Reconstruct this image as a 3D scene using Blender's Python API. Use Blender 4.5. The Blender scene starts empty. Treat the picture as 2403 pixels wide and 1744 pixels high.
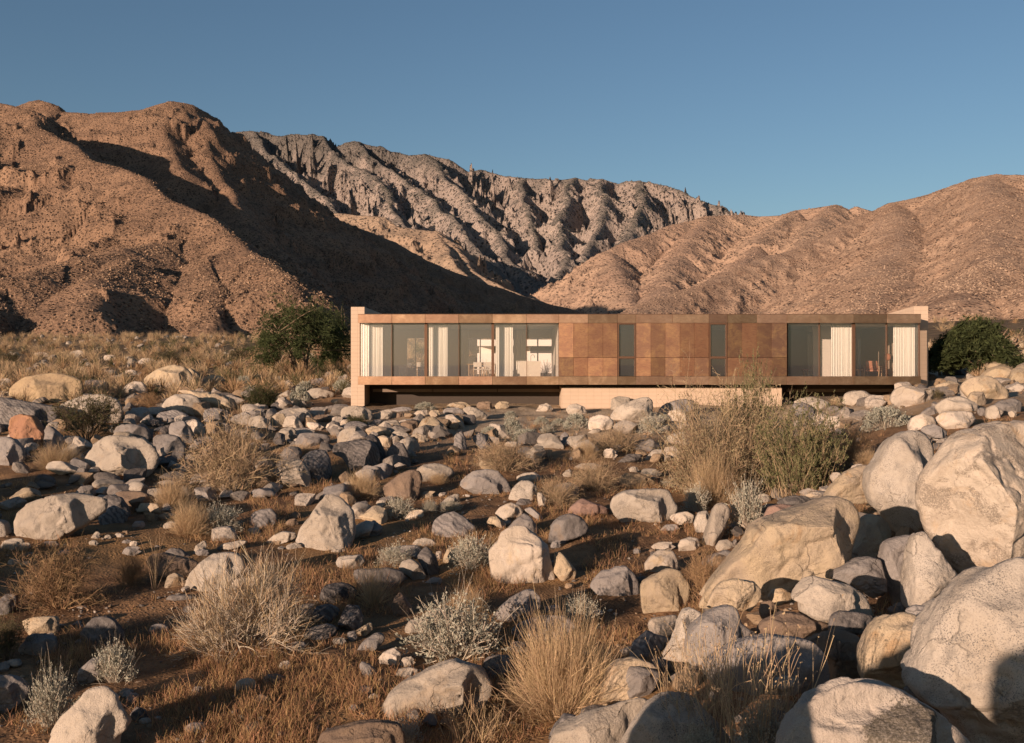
import bpy, bmesh, math, random
import numpy as np

# ------------------------------------------------------------------ camera, light, exposure
F, CX, HY = 2336.0, 1201.5, 856.0          # focal length (px of the 2403 px wide frame), centre, horizon row
SUN_AZ, SUN_EL = 39.0, 9.0                 # degrees behind-left of the camera, above the horizon
SUN_POWER, SKY_POWER, EXPOSURE = 5.0, 0.068, 0.66
SUN_COLOUR = (1.0, 0.745, 0.575)
S = bpy.context.scene
COL = S.collection
cam_d = bpy.data.cameras.new("camera")
cam = bpy.data.objects.new("camera", cam_d)
COL.objects.link(cam)
cam.location = (0, 0, 0)
cam.rotation_euler = (math.radians(90), 0, 0)
cam_d.sensor_width = 36.0
cam_d.lens = F / 2403.0 * 36.0
cam_d.shift_y = (HY - 872.0) / 2403.0
cam_d.clip_start = 0.1
cam_d.clip_end = 30000
S.camera = cam
W = bpy.data.worlds.new("World")
S.world = W
W.use_nodes = True
nt = W.node_tree
nt.nodes.clear()
wo = nt.nodes.new("ShaderNodeOutputWorld")
wb = nt.nodes.new("ShaderNodeBackground")
sk = nt.nodes.new("ShaderNodeTexSky")
sk.sky_type = 'NISHITA'
sk.sun_disc = False
sk.sun_elevation = math.radians(SUN_EL)
sk.sun_rotation = math.radians(180 + SUN_AZ)
sk.altitude = 300
sk.air_density = 1.0
sk.dust_density = 0.9
sk.ozone_density = 2.4
nt.links.new(sk.outputs[0], wb.inputs[0])
wb.inputs[1].default_value = SKY_POWER
nt.links.new(wb.outputs[0], wo.inputs[0])
sun_d = bpy.data.lights.new("sun", 'SUN')
sun_d.energy = SUN_POWER
sun_d.angle = math.radians(0.5)
sun_d.color = SUN_COLOUR
sun = bpy.data.objects.new("sun", sun_d)
COL.objects.link(sun)
sun.location = (-60, -90, 40)
sun.rotation_euler = (math.radians(90 - SUN_EL), 0, math.radians(-SUN_AZ))
S.view_settings.view_transform = 'Standard'
S.view_settings.look = 'None'
S.view_settings.exposure = EXPOSURE
S.view_settings.gamma = 1.0
S.render.engine = 'CYCLES'
S.cycles.max_bounces = 6
S.cycles.transparent_max_bounces = 12
S.cycles.caustics_reflective = False
S.cycles.caustics_refractive = False

# ------------------------------------------------------------------ helpers
RNG = np.random.default_rng(7)

def hash2(ix, iy, seed):
    h = (ix.astype(np.int64) * 374761393 + iy.astype(np.int64) * 668265263 + seed * 1274126177) & 0xffffffff
    h = ((h ^ (h >> 13)) * 1274126177) & 0xffffffff
    return ((h ^ (h >> 16)) & 0xffff) / 65535.0

def noise2(x, y, seed=0):
    x = np.asarray(x, float); y = np.asarray(y, float)
    ix, iy = np.floor(x), np.floor(y)
    fx, fy = x - ix, y - iy
    ix = ix.astype(np.int64); iy = iy.astype(np.int64)
    def g(dx, dy):
        a = hash2(ix + dx, iy + dy, seed) * 6.28318
        return np.cos(a) * (fx - dx) + np.sin(a) * (fy - dy)
    u = fx * fx * fx * (fx * (fx * 6 - 15) + 10)
    v = fy * fy * fy * (fy * (fy * 6 - 15) + 10)
    a = g(0, 0) * (1 - u) + g(1, 0) * u
    b = g(0, 1) * (1 - u) + g(1, 1) * u
    return (a * (1 - v) + b * v) * 1.45

def fbm2(x, y, seed=0, octs=4, gain=.5, lac=2.03):
    t, a = 0, 1.0
    for i in range(octs):
        t = t + a * noise2(x, y, seed + i * 17)
        x = x * lac + 13.7; y = y * lac - 7.1; a *= gain
    return t

def ridged2(x, y, seed=0, octs=4, gain=.5, lac=2.07):
    t, a, w = 0, 1.0, 1.0
    for i in range(octs):
        n = 1 - np.abs(noise2(x, y, seed + i * 29)) * 1.7
        n = n * n * np.clip(w, 0, 1)
        t = t + a * n
        w = n * 1.6
        x = x * lac + 5.3; y = y * lac + 9.1; a *= gain
    return t

def noise3(p, seed=0):
    i = np.floor(p).astype(np.int64)
    f = p - i
    u = f * f * (3 - 2 * f)
    out = 0
    for dx in (0, 1):
        wx = u[:, 0] if dx else 1 - u[:, 0]
        for dy in (0, 1):
            wy = u[:, 1] if dy else 1 - u[:, 1]
            for dz in (0, 1):
                wz = u[:, 2] if dz else 1 - u[:, 2]
                out = out + wx * wy * wz * hash2(i[:, 0] + dx + 57 * (i[:, 2] + dz), i[:, 1] + dy - 131 * (i[:, 2] + dz), seed)
    return out * 2 - 1

def fbm3(p, seed=0, octs=4, gain=.5):
    t, a = 0, 1.0
    for k in range(octs):
        t = t + a * noise3(p, seed + 11 * k)
        p = p * 2.03 + 3.1; a *= gain
    return t

def smooth(a, b, x):
    t = np.clip((x - a) / (b - a), 0, 1)
    return t * t * (3 - 2 * t)

def mesh_from(name, V, faces, smooth_shade=True):
    """V (n,3); faces: (m,3|4) int array or a list of such arrays."""
    me = bpy.data.meshes.new(name)
    if not isinstance(faces, list):
        faces = [faces]
    faces = [np.asarray(f, np.int32) for f in faces if len(f)]
    V = np.asarray(V, np.float32)
    me.vertices.add(len(V))
    me.vertices.foreach_set("co", V.ravel())
    nl = sum(f.size for f in faces)
    me.loops.add(nl)
    me.loops.foreach_set("vertex_index", np.concatenate([f.ravel() for f in faces]))
    tot = np.concatenate([np.full(len(f), f.shape[1], np.int32) for f in faces])
    st = np.concatenate([[0], np.cumsum(tot)[:-1]]).astype(np.int32)
    me.polygons.add(len(tot))
    me.polygons.foreach_set("loop_start", st)
    me.polygons.foreach_set("loop_total", tot)
    me.polygons.foreach_set("use_smooth", np.full(len(tot), smooth_shade, bool))
    me.update(calc_edges=True)
    return me

def tag(o, label=None, cat=None, group=None, kind=None):
    if label: o["label"] = label
    if cat: o["category"] = cat
    if group: o["group"] = group
    if kind: o["kind"] = kind
    return o

def link(name, me, mat=None, parent=None, loc=None):
    o = bpy.data.objects.new(name, me)
    COL.objects.link(o)
    if mat is not None and me is not None and not me.materials:
        me.materials.append(mat)
    if parent is not None: o.parent = parent
    if loc is not None: o.location = loc
    return o

def empty(name, loc=(0, 0, 0)):
    return link(name, None, loc=loc)

class MB:
    """collects boxes, bars and prisms into one mesh"""
    def __init__(s): s.v = []; s.f = []
    def add(s, vs, fs):
        n = len(s.v)
        s.v += [tuple(v) for v in vs]
        s.f += [tuple(i + n for i in f) for f in fs]
        return s
    def box(s, x0, x1, y0, y1, z0, z1):
        return s.add([(x0, y0, z0), (x1, y0, z0), (x1, y1, z0), (x0, y1, z0), (x0, y0, z1), (x1, y0, z1), (x1, y1, z1), (x0, y1, z1)],
                     [(0, 3, 2, 1), (4, 5, 6, 7), (0, 1, 5, 4), (1, 2, 6, 5), (2, 3, 7, 6), (3, 0, 4, 7)])
    def bar(s, a, b, r0, r1=None, n=8):
        r1 = r0 if r1 is None else r1
        a = np.array(a, float); b = np.array(b, float)
        d = b - a; d /= np.linalg.norm(d) + 1e-9
        u = np.cross(d, (0, 0, 1) if abs(d[2]) < .9 else (1, 0, 0)); u /= np.linalg.norm(u)
        w = np.cross(d, u)
        vs = []
        for c, r in ((a, r0), (b, r1)):
            for k in range(n):
                t = 2 * math.pi * k / n
                vs.append(c + r * (u * math.cos(t) + w * math.sin(t)))
        fs = [(k, (k + 1) % n, n + (k + 1) % n, n + k) for k in range(n)]
        fs += [tuple(range(n - 1, -1, -1)), tuple(range(n, 2 * n))]
        return s.add(vs, fs)
    def lathe(s, prof, cx=0, cy=0, n=20):
        vs = []
        for r, z in prof:
            for k in range(n):
                t = 2 * math.pi * k / n
                vs.append((cx + r * math.cos(t), cy + r * math.sin(t), z))
        fs = []
        for i in range(len(prof) - 1):
            for k in range(n):
                fs.append((i * n + k, i * n + (k + 1) % n, (i + 1) * n + (k + 1) % n, (i + 1) * n + k))
        fs += [tuple(range(n - 1, -1, -1)), tuple((len(prof) - 1) * n + k for k in range(n))]
        return s.add(vs, fs)
    def build(s, name, mat, parent=None, loc=None, bevel=0, smooth_shade=False):
        me = bpy.data.meshes.new(name)
        me.from_pydata(s.v, [], s.f)
        if bevel:
            bm = bmesh.new(); bm.from_mesh(me)
            bmesh.ops.bevel(bm, geom=bm.edges[:], offset=bevel, segments=1, affect='EDGES', clamp_overlap=True)
            bm.to_mesh(me); bm.free()
        me.polygons.foreach_set("use_smooth", [smooth_shade] * len(me.polygons))
        me.update()
        return link(name, me, mat, parent, loc)

# ------------------------------------------------------------------ materials
class NT:
    def __init__(s, name):
        s.m = bpy.data.materials.new(name); s.m.use_nodes = True
        s.t = s.m.node_tree; s.t.nodes.clear()
        s.out = s.n("OutputMaterial"); s.b = s.n("BsdfPrincipled")
        s.l(s.b.outputs[0], s.out.inputs[0])
    def n(s, typ, **kw):
        nd = s.t.nodes.new("ShaderNode" + typ)
        for k, v in kw.items(): setattr(nd, k, v)
        return nd
    def l(s, a, b): s.t.links.new(a, b)
    def put(s, sock, v):
        if hasattr(v, "is_linked") or isinstance(v, bpy.types.NodeSocket): s.l(v, sock)
        else: sock.default_value = v
    def math(s, op, a, b=0.0, clamp=False):
        m = s.n("Math", operation=op); m.use_clamp = clamp
        s.put(m.inputs[0], a); s.put(m.inputs[1], b); return m.outputs[0]
    def ramp(s, v, lo, hi, smoothstep=True):
        m = s.n("MapRange"); m.interpolation_type = 'SMOOTHSTEP' if smoothstep else 'LINEAR'
        s.put(m.inputs[0], v); s.put(m.inputs[1], lo); s.put(m.inputs[2], hi); return m.outputs[0]
    def mix(s, f, a, b, blend='MIX'):
        m = s.n("Mix", data_type='RGBA', blend_type=blend)
        s.put(m.inputs[0], f)
        for i, c in ((6, a), (7, b)):
            if isinstance(c, tuple): c = c + (1,) if len(c) == 3 else c
            s.put(m.inputs[i], c)
        return m.outputs[2]
    def noise(s, vec, scale, detail=3, rough=.55, dist=0, ntype=None):
        t = s.n("TexNoise")
        if ntype: t.noise_type = ntype
        s.put(t.inputs["Vector"], vec); t.inputs["Scale"].default_value = scale
        t.inputs["Detail"].default_value = detail; t.inputs["Roughness"].default_value = rough
        t.inputs["Distortion"].default_value = dist
        return t.outputs[0]
    def voro(s, vec, scale, feature='F1', rnd=1.0):
        t = s.n("TexVoronoi", feature=feature)
        s.put(t.inputs["Vector"], vec); t.inputs["Scale"].default_value = scale
        t.inputs["Randomness"].default_value = rnd
        return t.outputs[0]
    def bump(s, h, dist, strength=1.0, normal=None):
        b = s.n("Bump"); b.inputs["Distance"].default_value = dist; b.inputs["Strength"].default_value = strength
        s.l(h, b.inputs["Height"])
        if normal is not None: s.l(normal, b.inputs["Normal"])
        return b.outputs[0]
    def hsv(s, col, h=.5, sat=1., val=1.):
        n = s.n("HueSaturation")
        s.put(n.inputs["Hue"], h); s.put(n.inputs["Saturation"], sat); s.put(n.inputs["Value"], val)
        s.put(n.inputs["Color"], col if not isinstance(col, tuple) else col + (1,)); return n.outputs[0]
    def obj(s): return s.n("TexCoord").outputs["Object"]
    def scale(s, vec, xyz):
        m = s.n("Mapping"); s.l(vec, m.inputs[0]); m.inputs["Scale"].default_value = xyz; return m.outputs[0]
    def fin(s, col=None, rough=.9, normal=None, spec=.25, metal=0.0):
        if col is not None: s.put(s.b.inputs["Base Color"], col if not (isinstance(col, tuple) and len(col) == 3) else col + (1,))
        s.put(s.b.inputs["Roughness"], rough)
        s.b.inputs["Specular IOR Level"].default_value = spec
        s.b.inputs["Metallic"].default_value = metal
        if normal is not None: s.l(normal, s.b.inputs["Normal"])
        return s.m

def plain(name, col, rough=.8, metal=0.0, var=.12, scale=6.0, spec=.3):
    k = NT(name)
    c = k.hsv(col, val=k.math('ADD', k.math('MULTIPLY', k.noise(k.obj(), scale, 4), 2 * var), 1 - var))
    return k.fin(c, rough, None, spec, metal)

def rock_mat(name, base, alt, dark, speck=.5, stain=None, lichen=None, band=None, crack=.4, smoothness=1.0, patch=None):
    k = NT(name)
    oi = k.n("ObjectInfo")
    off = k.n("VectorMath", operation='ADD')
    k.l(k.obj(), off.inputs[0])
    mul = k.math('MULTIPLY', oi.outputs["Random"], 61.0)
    cmb = k.n("CombineXYZ")
    for i in range(3): k.l(mul, cmb.inputs[i])
    k.l(cmb.outputs[0], off.inputs[1])
    v = off.outputs[0]
    big = k.noise(v, 1.1, 5, .6, .5)
    med = k.noise(v, 5.5, 6, .65, .3)
    fine = k.noise(v, 55, 3, .7)
    c = k.mix(k.ramp(big, .38, .64), base, alt)
    c = k.mix(k.math('MULTIPLY', k.ramp(med, .5, .78), .55), c, dark)
    if band:
        w = k.n("TexWave", wave_type='BANDS', bands_direction='DIAGONAL')
        k.l(v, w.inputs["Vector"]); w.inputs["Scale"].default_value = 3.2; w.inputs["Distortion"].default_value = 7
        w.inputs["Detail"].default_value = 4; w.inputs["Detail Scale"].default_value = 1.6
        c = k.mix(k.math('MULTIPLY', k.ramp(w.outputs[1], .45, .8), .75), c, band)
    if stain:
        st = k.noise(v, 1.7, 4, .6, 1.0)
        c = k.mix(k.math('MULTIPLY', k.ramp(st, .56, .72), .8), c, stain)
    if lichen:
        li = k.math('ADD', k.noise(v, 2.3, 8, .72, .6), k.math('MULTIPLY', k.math('SUBTRACT', fine, .5), .25))
        if patch:
            ds = k.n("VectorMath", operation='DISTANCE'); k.l(k.scale(k.obj(), patch[1]), ds.inputs[0]); ds.inputs[1].default_value = patch[0]
            li = k.math('ADD', li, k.ramp(ds.outputs["Value"], patch[2], 0.0))
            lm = k.math('MULTIPLY', k.ramp(li, .80, .88), k.math('ADD', .55, k.math('MULTIPLY', k.ramp(fine, .35, .6), .45)))
        else:
            lm = k.math('MULTIPLY', k.ramp(li, .50, .58), k.ramp(fine, .36, .52))
        c = k.mix(k.math('MULTIPLY', lm, .9), c, lichen)
    sp = k.math('MULTIPLY', k.ramp(k.noise(v, 80, 2, .7), .53, .62), k.math('MULTIPLY', k.ramp(k.noise(v, 3.0, 4, .6), .3, .62), speck))
    c = k.mix(sp, c, dark)
    c = k.mix(k.math('MULTIPLY', k.ramp(fine, .6, .75), speck * .45), c, tuple(min(1, x * 1.35) for x in base))
    # thin joints: edges of big distorted cells, kept only in places
    warp = k.n("VectorMath", operation='ADD')
    wn = k.n("TexNoise"); k.l(v, wn.inputs["Vector"]); wn.inputs["Scale"].default_value = 2.0; wn.inputs["Detail"].default_value = 4
    k.l(v, warp.inputs[0]); k.l(wn.outputs[1], warp.inputs[1])
    ed = k.voro(warp.outputs[0], 1.15, 'DISTANCE_TO_EDGE')
    cr = k.math('MULTIPLY', k.math('SUBTRACT', 1.0, k.ramp(ed, 0.0, .022)), k.ramp(k.noise(v, 1.4, 2), .46, .6))
    c = k.mix(k.math('MULTIPLY', cr, crack), c, tuple(x * .35 for x in dark))
    val = k.math('ADD', k.math('MULTIPLY', oi.outputs["Random"], .34), .83)
    c = k.hsv(c, val=val)
    h = k.math('ADD', k.math('MULTIPLY', med, .5), k.math('MULTIPLY', fine, .10))
    h = k.math('ADD', h, k.math('MULTIPLY', k.noise(v, 15, 5, .75), .32))
    h = k.math('SUBTRACT', h, k.math('MULTIPLY', cr, .35 * crack))
    nrm = k.bump(h, .075 * smoothness, 1.0)
    return k.fin(c, .92, nrm, .15)

ROCK = {
 'w': rock_mat("white_granite", (.47, .395, .32), (.42, .345, .265), (.17, .14, .12), .35, stain=(.42, .31, .19)),
 'p': rock_mat("pale_granite", (.38, .32, .255), (.31, .26, .205), (.11, .095, .085), .45, stain=(.32, .25, .18)),
 'q': rock_mat("speckled_granite", (.385, .33, .27), (.33, .275, .215), (.085, .08, .075), .85, crack=.35, smoothness=.8),
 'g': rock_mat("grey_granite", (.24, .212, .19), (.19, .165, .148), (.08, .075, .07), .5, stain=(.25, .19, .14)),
 't': rock_mat("tan_granite", (.40, .31, .205), (.33, .26, .19), (.12, .10, .08), .55, stain=(.30, .19, .10)),
 'o': rock_mat("ochre_granite", (.36, .265, .16), (.31, .225, .14), (.10, .075, .05), .35, stain=(.17, .12, .08)),
 'b': rock_mat("brown_rock", (.20, .14, .095), (.155, .11, .08), (.06, .05, .045), .4),
 'r': rock_mat("rust_red_rock", (.31, .165, .09), (.25, .13, .08), (.10, .07, .05), .25),
 'm': rock_mat("maroon_brown_rock", (.235, .15, .115), (.19, .125, .10), (.08, .06, .05), .3),
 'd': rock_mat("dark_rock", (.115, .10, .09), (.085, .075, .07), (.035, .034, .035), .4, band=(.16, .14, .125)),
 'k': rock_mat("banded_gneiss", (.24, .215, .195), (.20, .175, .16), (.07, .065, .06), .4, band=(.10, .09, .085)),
 'l': rock_mat("lichen_granite", (.47, .40, .33), (.44, .365, .295), (.12, .10, .08), .3, lichen=(.075, .062, .042), crack=.1, patch=((.12, -.42, .32), (1, .8, 1.2), .62)),
 'h': rock_mat("spotted_cream_granite", (.39, .325, .255), (.355, .29, .225), (.20, .15, .11), .25, stain=(.34, .24, .15), lichen=(.19, .155, .12), crack=.12, smoothness=1.0),
}

# ------------------------------------------------------------------ terrain: the ground
def ray(px, py, d):
    """the point of the line of sight through a photo pixel that lies d metres in front of the camera"""
    return np.array(((px - CX) / F * d, d, -(py - HY) / F * d))

_YS = np.array([-400, -20, 0, 50, 90, 160, 260, 600, 1500, 9000.])
_ZS = np.array([-8.0, -7.4, -5.99, -2.22, -.35, 2.9, 7.3, 17, 26, 30.])

def ground_z(x, y, micro=True):
    x = np.asarray(x, float); y = np.asarray(y, float)
    z = np.interp(y, _YS, _ZS)
    xe = 1.3 + .42 * (np.minimum(y, 90) - 12)
    amt = np.interp(y, [-10, 5, 18, 30, 50, 80, 150, 300], [1.6, 2.0, 2.2, 1.8, 1.2, 1.5, 1.5, 0.])
    u = x - xe
    lift = smooth(-2.0, 5.0, u) * amt
    lift = lift + np.clip(u - 5.5, 0, 40) * .075 * smooth(15, 50, y) * (1 - smooth(160, 320, y))
    z = z + lift + 2.4 * np.exp(-((x + 1.5) / 4.2) ** 2 - ((y - .5) / 4.0) ** 2)
    # a dry channel that runs from the near left towards the house
    ch = np.abs(x + 13.5 - .38 * (y - 26) + 1.2 * np.sin(y * .35))
    z = z - .35 * np.exp(-(ch / 2.2) ** 2) * smooth(14, 20, y) * (1 - smooth(40, 48, y))
    near = np.clip(1 - np.abs(y) / 400, 0, 1)
    z = z + .16 * fbm2(x / 5.5, y / 5.5, 3, 3) * near
    if micro:
        z = z + .045 * fbm2(x / .9, y / .9, 21, 3) * near
    return z

_DS = np.geomspace(2.5, 600, 900)
def hit(px, py):
    """depth at which the line of sight through a photo pixel meets the ground"""
    x = (px - CX) / F * _DS
    z = -(py - HY) / F * _DS
    k = np.nonzero(z <= ground_z(x, _DS, False))[0]
    return float(_DS[k[0]]) if len(k) else 400.0

def build_ground():
    a = math.radians(34)
    th = np.concatenate([np.linspace(-a, a, 760), np.linspace(a, 2 * math.pi - a, 62)[1:-1]])
    r = np.concatenate([np.geomspace(.4, 8, 30)[:-1], np.geomspace(8, 70, 430)[:-1], np.geomspace(70, 400, 120)[:-1], np.geomspace(400, 9500, 26)])
    n, m = len(th), len(r)
    R, T = np.meshgrid(r, th, indexing='ij')
    X, Y = R * np.sin(T), R * np.cos(T)
    V = np.stack([X.ravel(), Y.ravel(), ground_z(X, Y).ravel()], 1)
    V = np.vstack([V, [[0, 0, float(ground_z(0, 0))]]])
    i = np.arange(m - 1)[:, None] * n; j = np.arange(n)[None, :]; j2 = (j + 1) % n
    q = np.stack([i + j, i + j2, i + n + j2, i + n + j], -1).reshape(-1, 4)
    tri = np.stack([np.full(n, m * n), np.arange(n), (np.arange(n) + 1) % n], 1)
    k = NT("desert_ground")
    v = k.obj()
    sep = k.n("SeparateXYZ"); k.l(v, sep.inputs[0])
    big = k.noise(v, .16, 5, .6, .6)
    med = k.noise(v, 1.3, 6, .65)
    fine = k.noise(v, 14, 5, .7)
    peb = k.voro(v, 13, 'F1')
    c = k.mix(k.ramp(med, .35, .65), (.125, .070, .038), (.25, .145, .075))
    c = k.mix(k.math('MULTIPLY', k.ramp(big, .45, .6), .7), c, (.27, .16, .07))
    sandy = k.math('MULTIPLY', k.ramp(sep.outputs[1], 33, 46), k.ramp(sep.outputs[0], -14, 2))
    c = k.mix(sandy, c, k.mix(k.ramp(med, .3, .7), (.36, .27, .18), (.46, .355, .25)))
    far = k.ramp(sep.outputs[1], 48, 90)
    c = k.mix(far, c, k.mix(k.ramp(k.noise(v, .5, 5, .7), .4, .62), (.11, .075, .045), (.20, .14, .08)))
    c = k.mix(k.ramp(fine, .52, .75), c, k.mix(.5, c, (.05, .035, .025)))
    c = k.mix(k.math('MULTIPLY', k.ramp(k.voro(v, 21, 'F1'), .16, .08), .6), c, (.34, .29, .24))
    h = k.math('ADD', k.math('MULTIPLY', fine, .5), k.math('MULTIPLY', k.ramp(peb, .5, .0), .4))
    nrm = k.bump(h, .06, 1.0)
    m_ = k.fin(c, .95, nrm, .1)
    o = link("ground", mesh_from("ground", V, [q, tri]), m_)
    tag(o, "stony desert ground of brown soil, sand and litter", "ground", kind="structure")
build_ground()

# ------------------------------------------------------------------ terrain: the mountains
def ridge_field(x, y, ridges):
    H = np.full(x.shape, -1e4); D = np.zeros(x.shape); SS = np.zeros(x.shape)
    for k, (pts, slope, rnd) in enumerate(ridges):
        P = np.array([ray(px, py, d) for px, py, d in pts])
        s0 = 1000.0 * k
        for a, b in zip(P[:-1], P[1:]):
            ab = b[:2] - a[:2]; L = np.hypot(*ab)
            t = np.clip(((x - a[0]) * ab[0] + (y - a[1]) * ab[1]) / (L * L), 0, 1)
            dx = x - a[0] - t * ab[0]; dy = y - a[1] - t * ab[1]
            d = np.sqrt(dx * dx + dy * dy)
            side = np.sign(dx * ab[1] - dy * ab[0])
            h = a[2] + t * (b[2] - a[2]) - slope * (np.sqrt(d * d + rnd * rnd) - rnd)
            w = h > H
            H[w] = h[w]; D[w] = d[w]; SS[w] = (s0 + t * L + side * 377)[w]
            s0 += L
    return H, D, SS

def mountain(name, label, ridges, px0, px1, nc, d0, d1, nr, mat, gully, crag, seed, cliff=None):
    px = np.linspace(px0, px1, nc); d = np.geomspace(d0, d1, nr)
    D, PX = np.meshgrid(d, px, indexing='ij')
    X = (PX - CX) / F * D; Y = D
    wl, wa = gully
    wx = fbm2(X / (wl * 2.2), Y / (wl * 2.2), seed + 5, 3) * wl * .45
    wy = fbm2(X / (wl * 2.2) + 31, Y / (wl * 2.2) - 17, seed + 6, 3) * wl * .45
    H, DD, SS = ridge_field(X + wx * .35, Y + wy * .35, ridges)
    damp = np.clip(DD / (wl * 1.1), 0.04, 1)
    g = ridged2((SS + wx) / wl, DD / (wl * 4.0), seed, 4, .5)
    H = H + wa * damp * (g - .95)
    cl, ca = crag
    H = H + ca * (ridged2((X + wx * .6) / cl, (Y + wy * .6) / cl, seed + 9, 6, .6) - 1.0) * np.clip(DD / cl, .05, 1)
    if cliff:
        st, amt = cliff
        t = H / st + .55 * fbm2(X / (st * 3.1), Y / (st * 3.1), seed + 31, 4)
        f = t - np.floor(t)
        H = H + amt * st * (smooth(.30, .62, f) - f) * np.clip(DD / 60, .1, 1)
    G = ground_z(X, Y, False) - 4
    H = np.maximum(H, G)
    V = np.stack([X.ravel(), Y.ravel(), H.ravel()], 1)
    i = np.arange(nr - 1)[:, None] * nc; j = np.arange(nc - 1)[None, :]
    q = np.stack([i + j, i + j + 1, i + nc + j + 1, i + nc + j], -1).reshape(-1, 4)
    up = (H > G + .5).ravel()
    q = q[up[q].any(1)]
    me = mesh_from(name, V, q)
    o = link(name, me, mat)
    tag(o, label, "mountain", kind="structure")
    return X, Y, H, DD

def slope_mat(name, c1, c2, rock, bush, size, amount=.5, bumpd=1.0, streak=None, cliffy=None):
    k = NT(name)
    v = k.obj()
    big = k.noise(v, .012 / size, 5, .6, .5)
    med = k.noise(v, .09 / size, 6, .7, .4)
    fine = k.noise(v, .8 / size, 4, .7)
    c = k.mix(k.ramp(big, .38, .62), c1, c2)
    c = k.mix(k.math('MULTIPLY', k.ramp(med, .48, .66), .75), c, rock)
    vo = k.voro(v, .42 / size)
    vm = k.math('MULTIPLY', k.ramp(vo, .42, .22), k.ramp(med, .62 - .5 * amount, .72 - .45 * amount))
    c = k.mix(k.math('MULTIPLY', vm, .8), c, bush)
    c = k.mix(k.math('MULTIPLY', k.ramp(fine, .55, .75), .5), c, tuple(x * .55 for x in rock))
    c = k.mix(k.math('MULTIPLY', k.ramp(fine, .46, .3), .4), c, tuple(min(1, x * 1.35) for x in c1))
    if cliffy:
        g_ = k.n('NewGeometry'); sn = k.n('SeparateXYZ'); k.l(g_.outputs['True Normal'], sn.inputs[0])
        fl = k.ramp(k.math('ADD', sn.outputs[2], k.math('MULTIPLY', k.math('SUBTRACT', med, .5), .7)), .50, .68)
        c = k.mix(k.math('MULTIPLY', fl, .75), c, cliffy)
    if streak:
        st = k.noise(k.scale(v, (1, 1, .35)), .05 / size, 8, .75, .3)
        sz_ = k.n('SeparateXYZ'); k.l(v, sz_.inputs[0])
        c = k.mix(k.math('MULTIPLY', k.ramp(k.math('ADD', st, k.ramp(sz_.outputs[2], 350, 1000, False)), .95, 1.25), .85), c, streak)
    h = k.math('ADD', k.math('MULTIPLY', k.ramp(vo, .5, .0), .5), k.math('MULTIPLY', fine, .55))
    h = k.math('ADD', h, k.math('MULTIPLY', med, 1.6))
    return k.fin(c, .95, k.bump(h, bumpd * size, 1.0), .05)

M_LEFT = slope_mat("brown_hillside", (.285, .18, .115), (.22, .138, .09), (.115, .077, .055), (.045, .033, .026), .8, .75, 1.8)
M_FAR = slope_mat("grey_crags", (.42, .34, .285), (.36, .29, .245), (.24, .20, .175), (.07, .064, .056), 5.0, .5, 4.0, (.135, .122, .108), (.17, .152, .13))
M_FOOT = slope_mat("tan_foothill", (.36, .26, .18), (.31, .22, .155), (.20, .15, .11), (.075, .06, .045), 4.0, .5, 1.5)
M_RIGHT = slope_mat("sandy_hillside", (.38, .26, .18), (.33, .22, .15), (.21, .13, .088), (.085, .058, .045), .9, .55, 1.3)
M_MID = slope_mat("pinkish_hillside", (.38, .26, .18), (.33, .22, .155), (.23, .16, .115), (.10, .075, .055), 3.0, .45, 1.2)

LM = mountain("left_mountain", "dark brown mountain with a shadowed face and a lit spur, rising over the scrub", [
    ([(-500, 190, 900), (-200, 215, 820), (10, 241, 740), (44, 254, 715), (79, 291, 690), (159, 335, 650), (210, 371, 620), (278, 398, 590), (349, 426, 560),
      (397, 470, 520), (456, 502, 490), (484, 529, 470), (536, 577, 440), (595, 605, 415), (671, 648, 385), (706, 704, 365), (735, 770, 345)], .66, 3),
    ([(440, 548, 478), (380, 566, 455), (310, 582, 430), (220, 606, 405), (120, 636, 385), (0, 672, 365), (-150, 720, 350)], .62, 6),
    ([(300, 605, 405), (250, 660, 375), (215, 730, 345)], .6, 5),
    ([(470, 600, 440), (500, 680, 385), (520, 760, 350)], .6, 5),
    ([(-150, 250, 1100), (30, 252, 1020), (85, 233, 985), (110, 240, 975), (140, 262, 970), (180, 264, 965), (222, 268, 960), (270, 262, 930), (330, 259, 910), (397, 239, 900), (440, 246, 905), (472, 262, 915),
      (528, 307, 960), (575, 347, 1000), (635, 390, 1060), (694, 446, 1120), (794, 517, 1230), (873, 547, 1320), (1000, 612, 1450), (1150, 672, 1560), (1330, 722, 1680), (1400, 745, 1750)], .80, 5),
    ([(455, 258, 905), (474, 300, 865), (480, 350, 830), (512, 422, 780), (545, 465, 735), (590, 515, 690), (620, 560, 660)], .85, 4),
    ([(400, 245, 895), (385, 300, 850), (400, 360, 800), (420, 400, 770)], .8, 4),
    ([(285, 265, 930), (300, 310, 880), (330, 350, 840)], .8, 4),
    ([(580, 355, 1000), (600, 420, 930), (640, 480, 880)], .9, 3),
    ], -260, 1480, 860, 235, 1950, 560, M_LEFT, (60, 2.2), (34, 4.2), 3, (26, .35))

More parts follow.
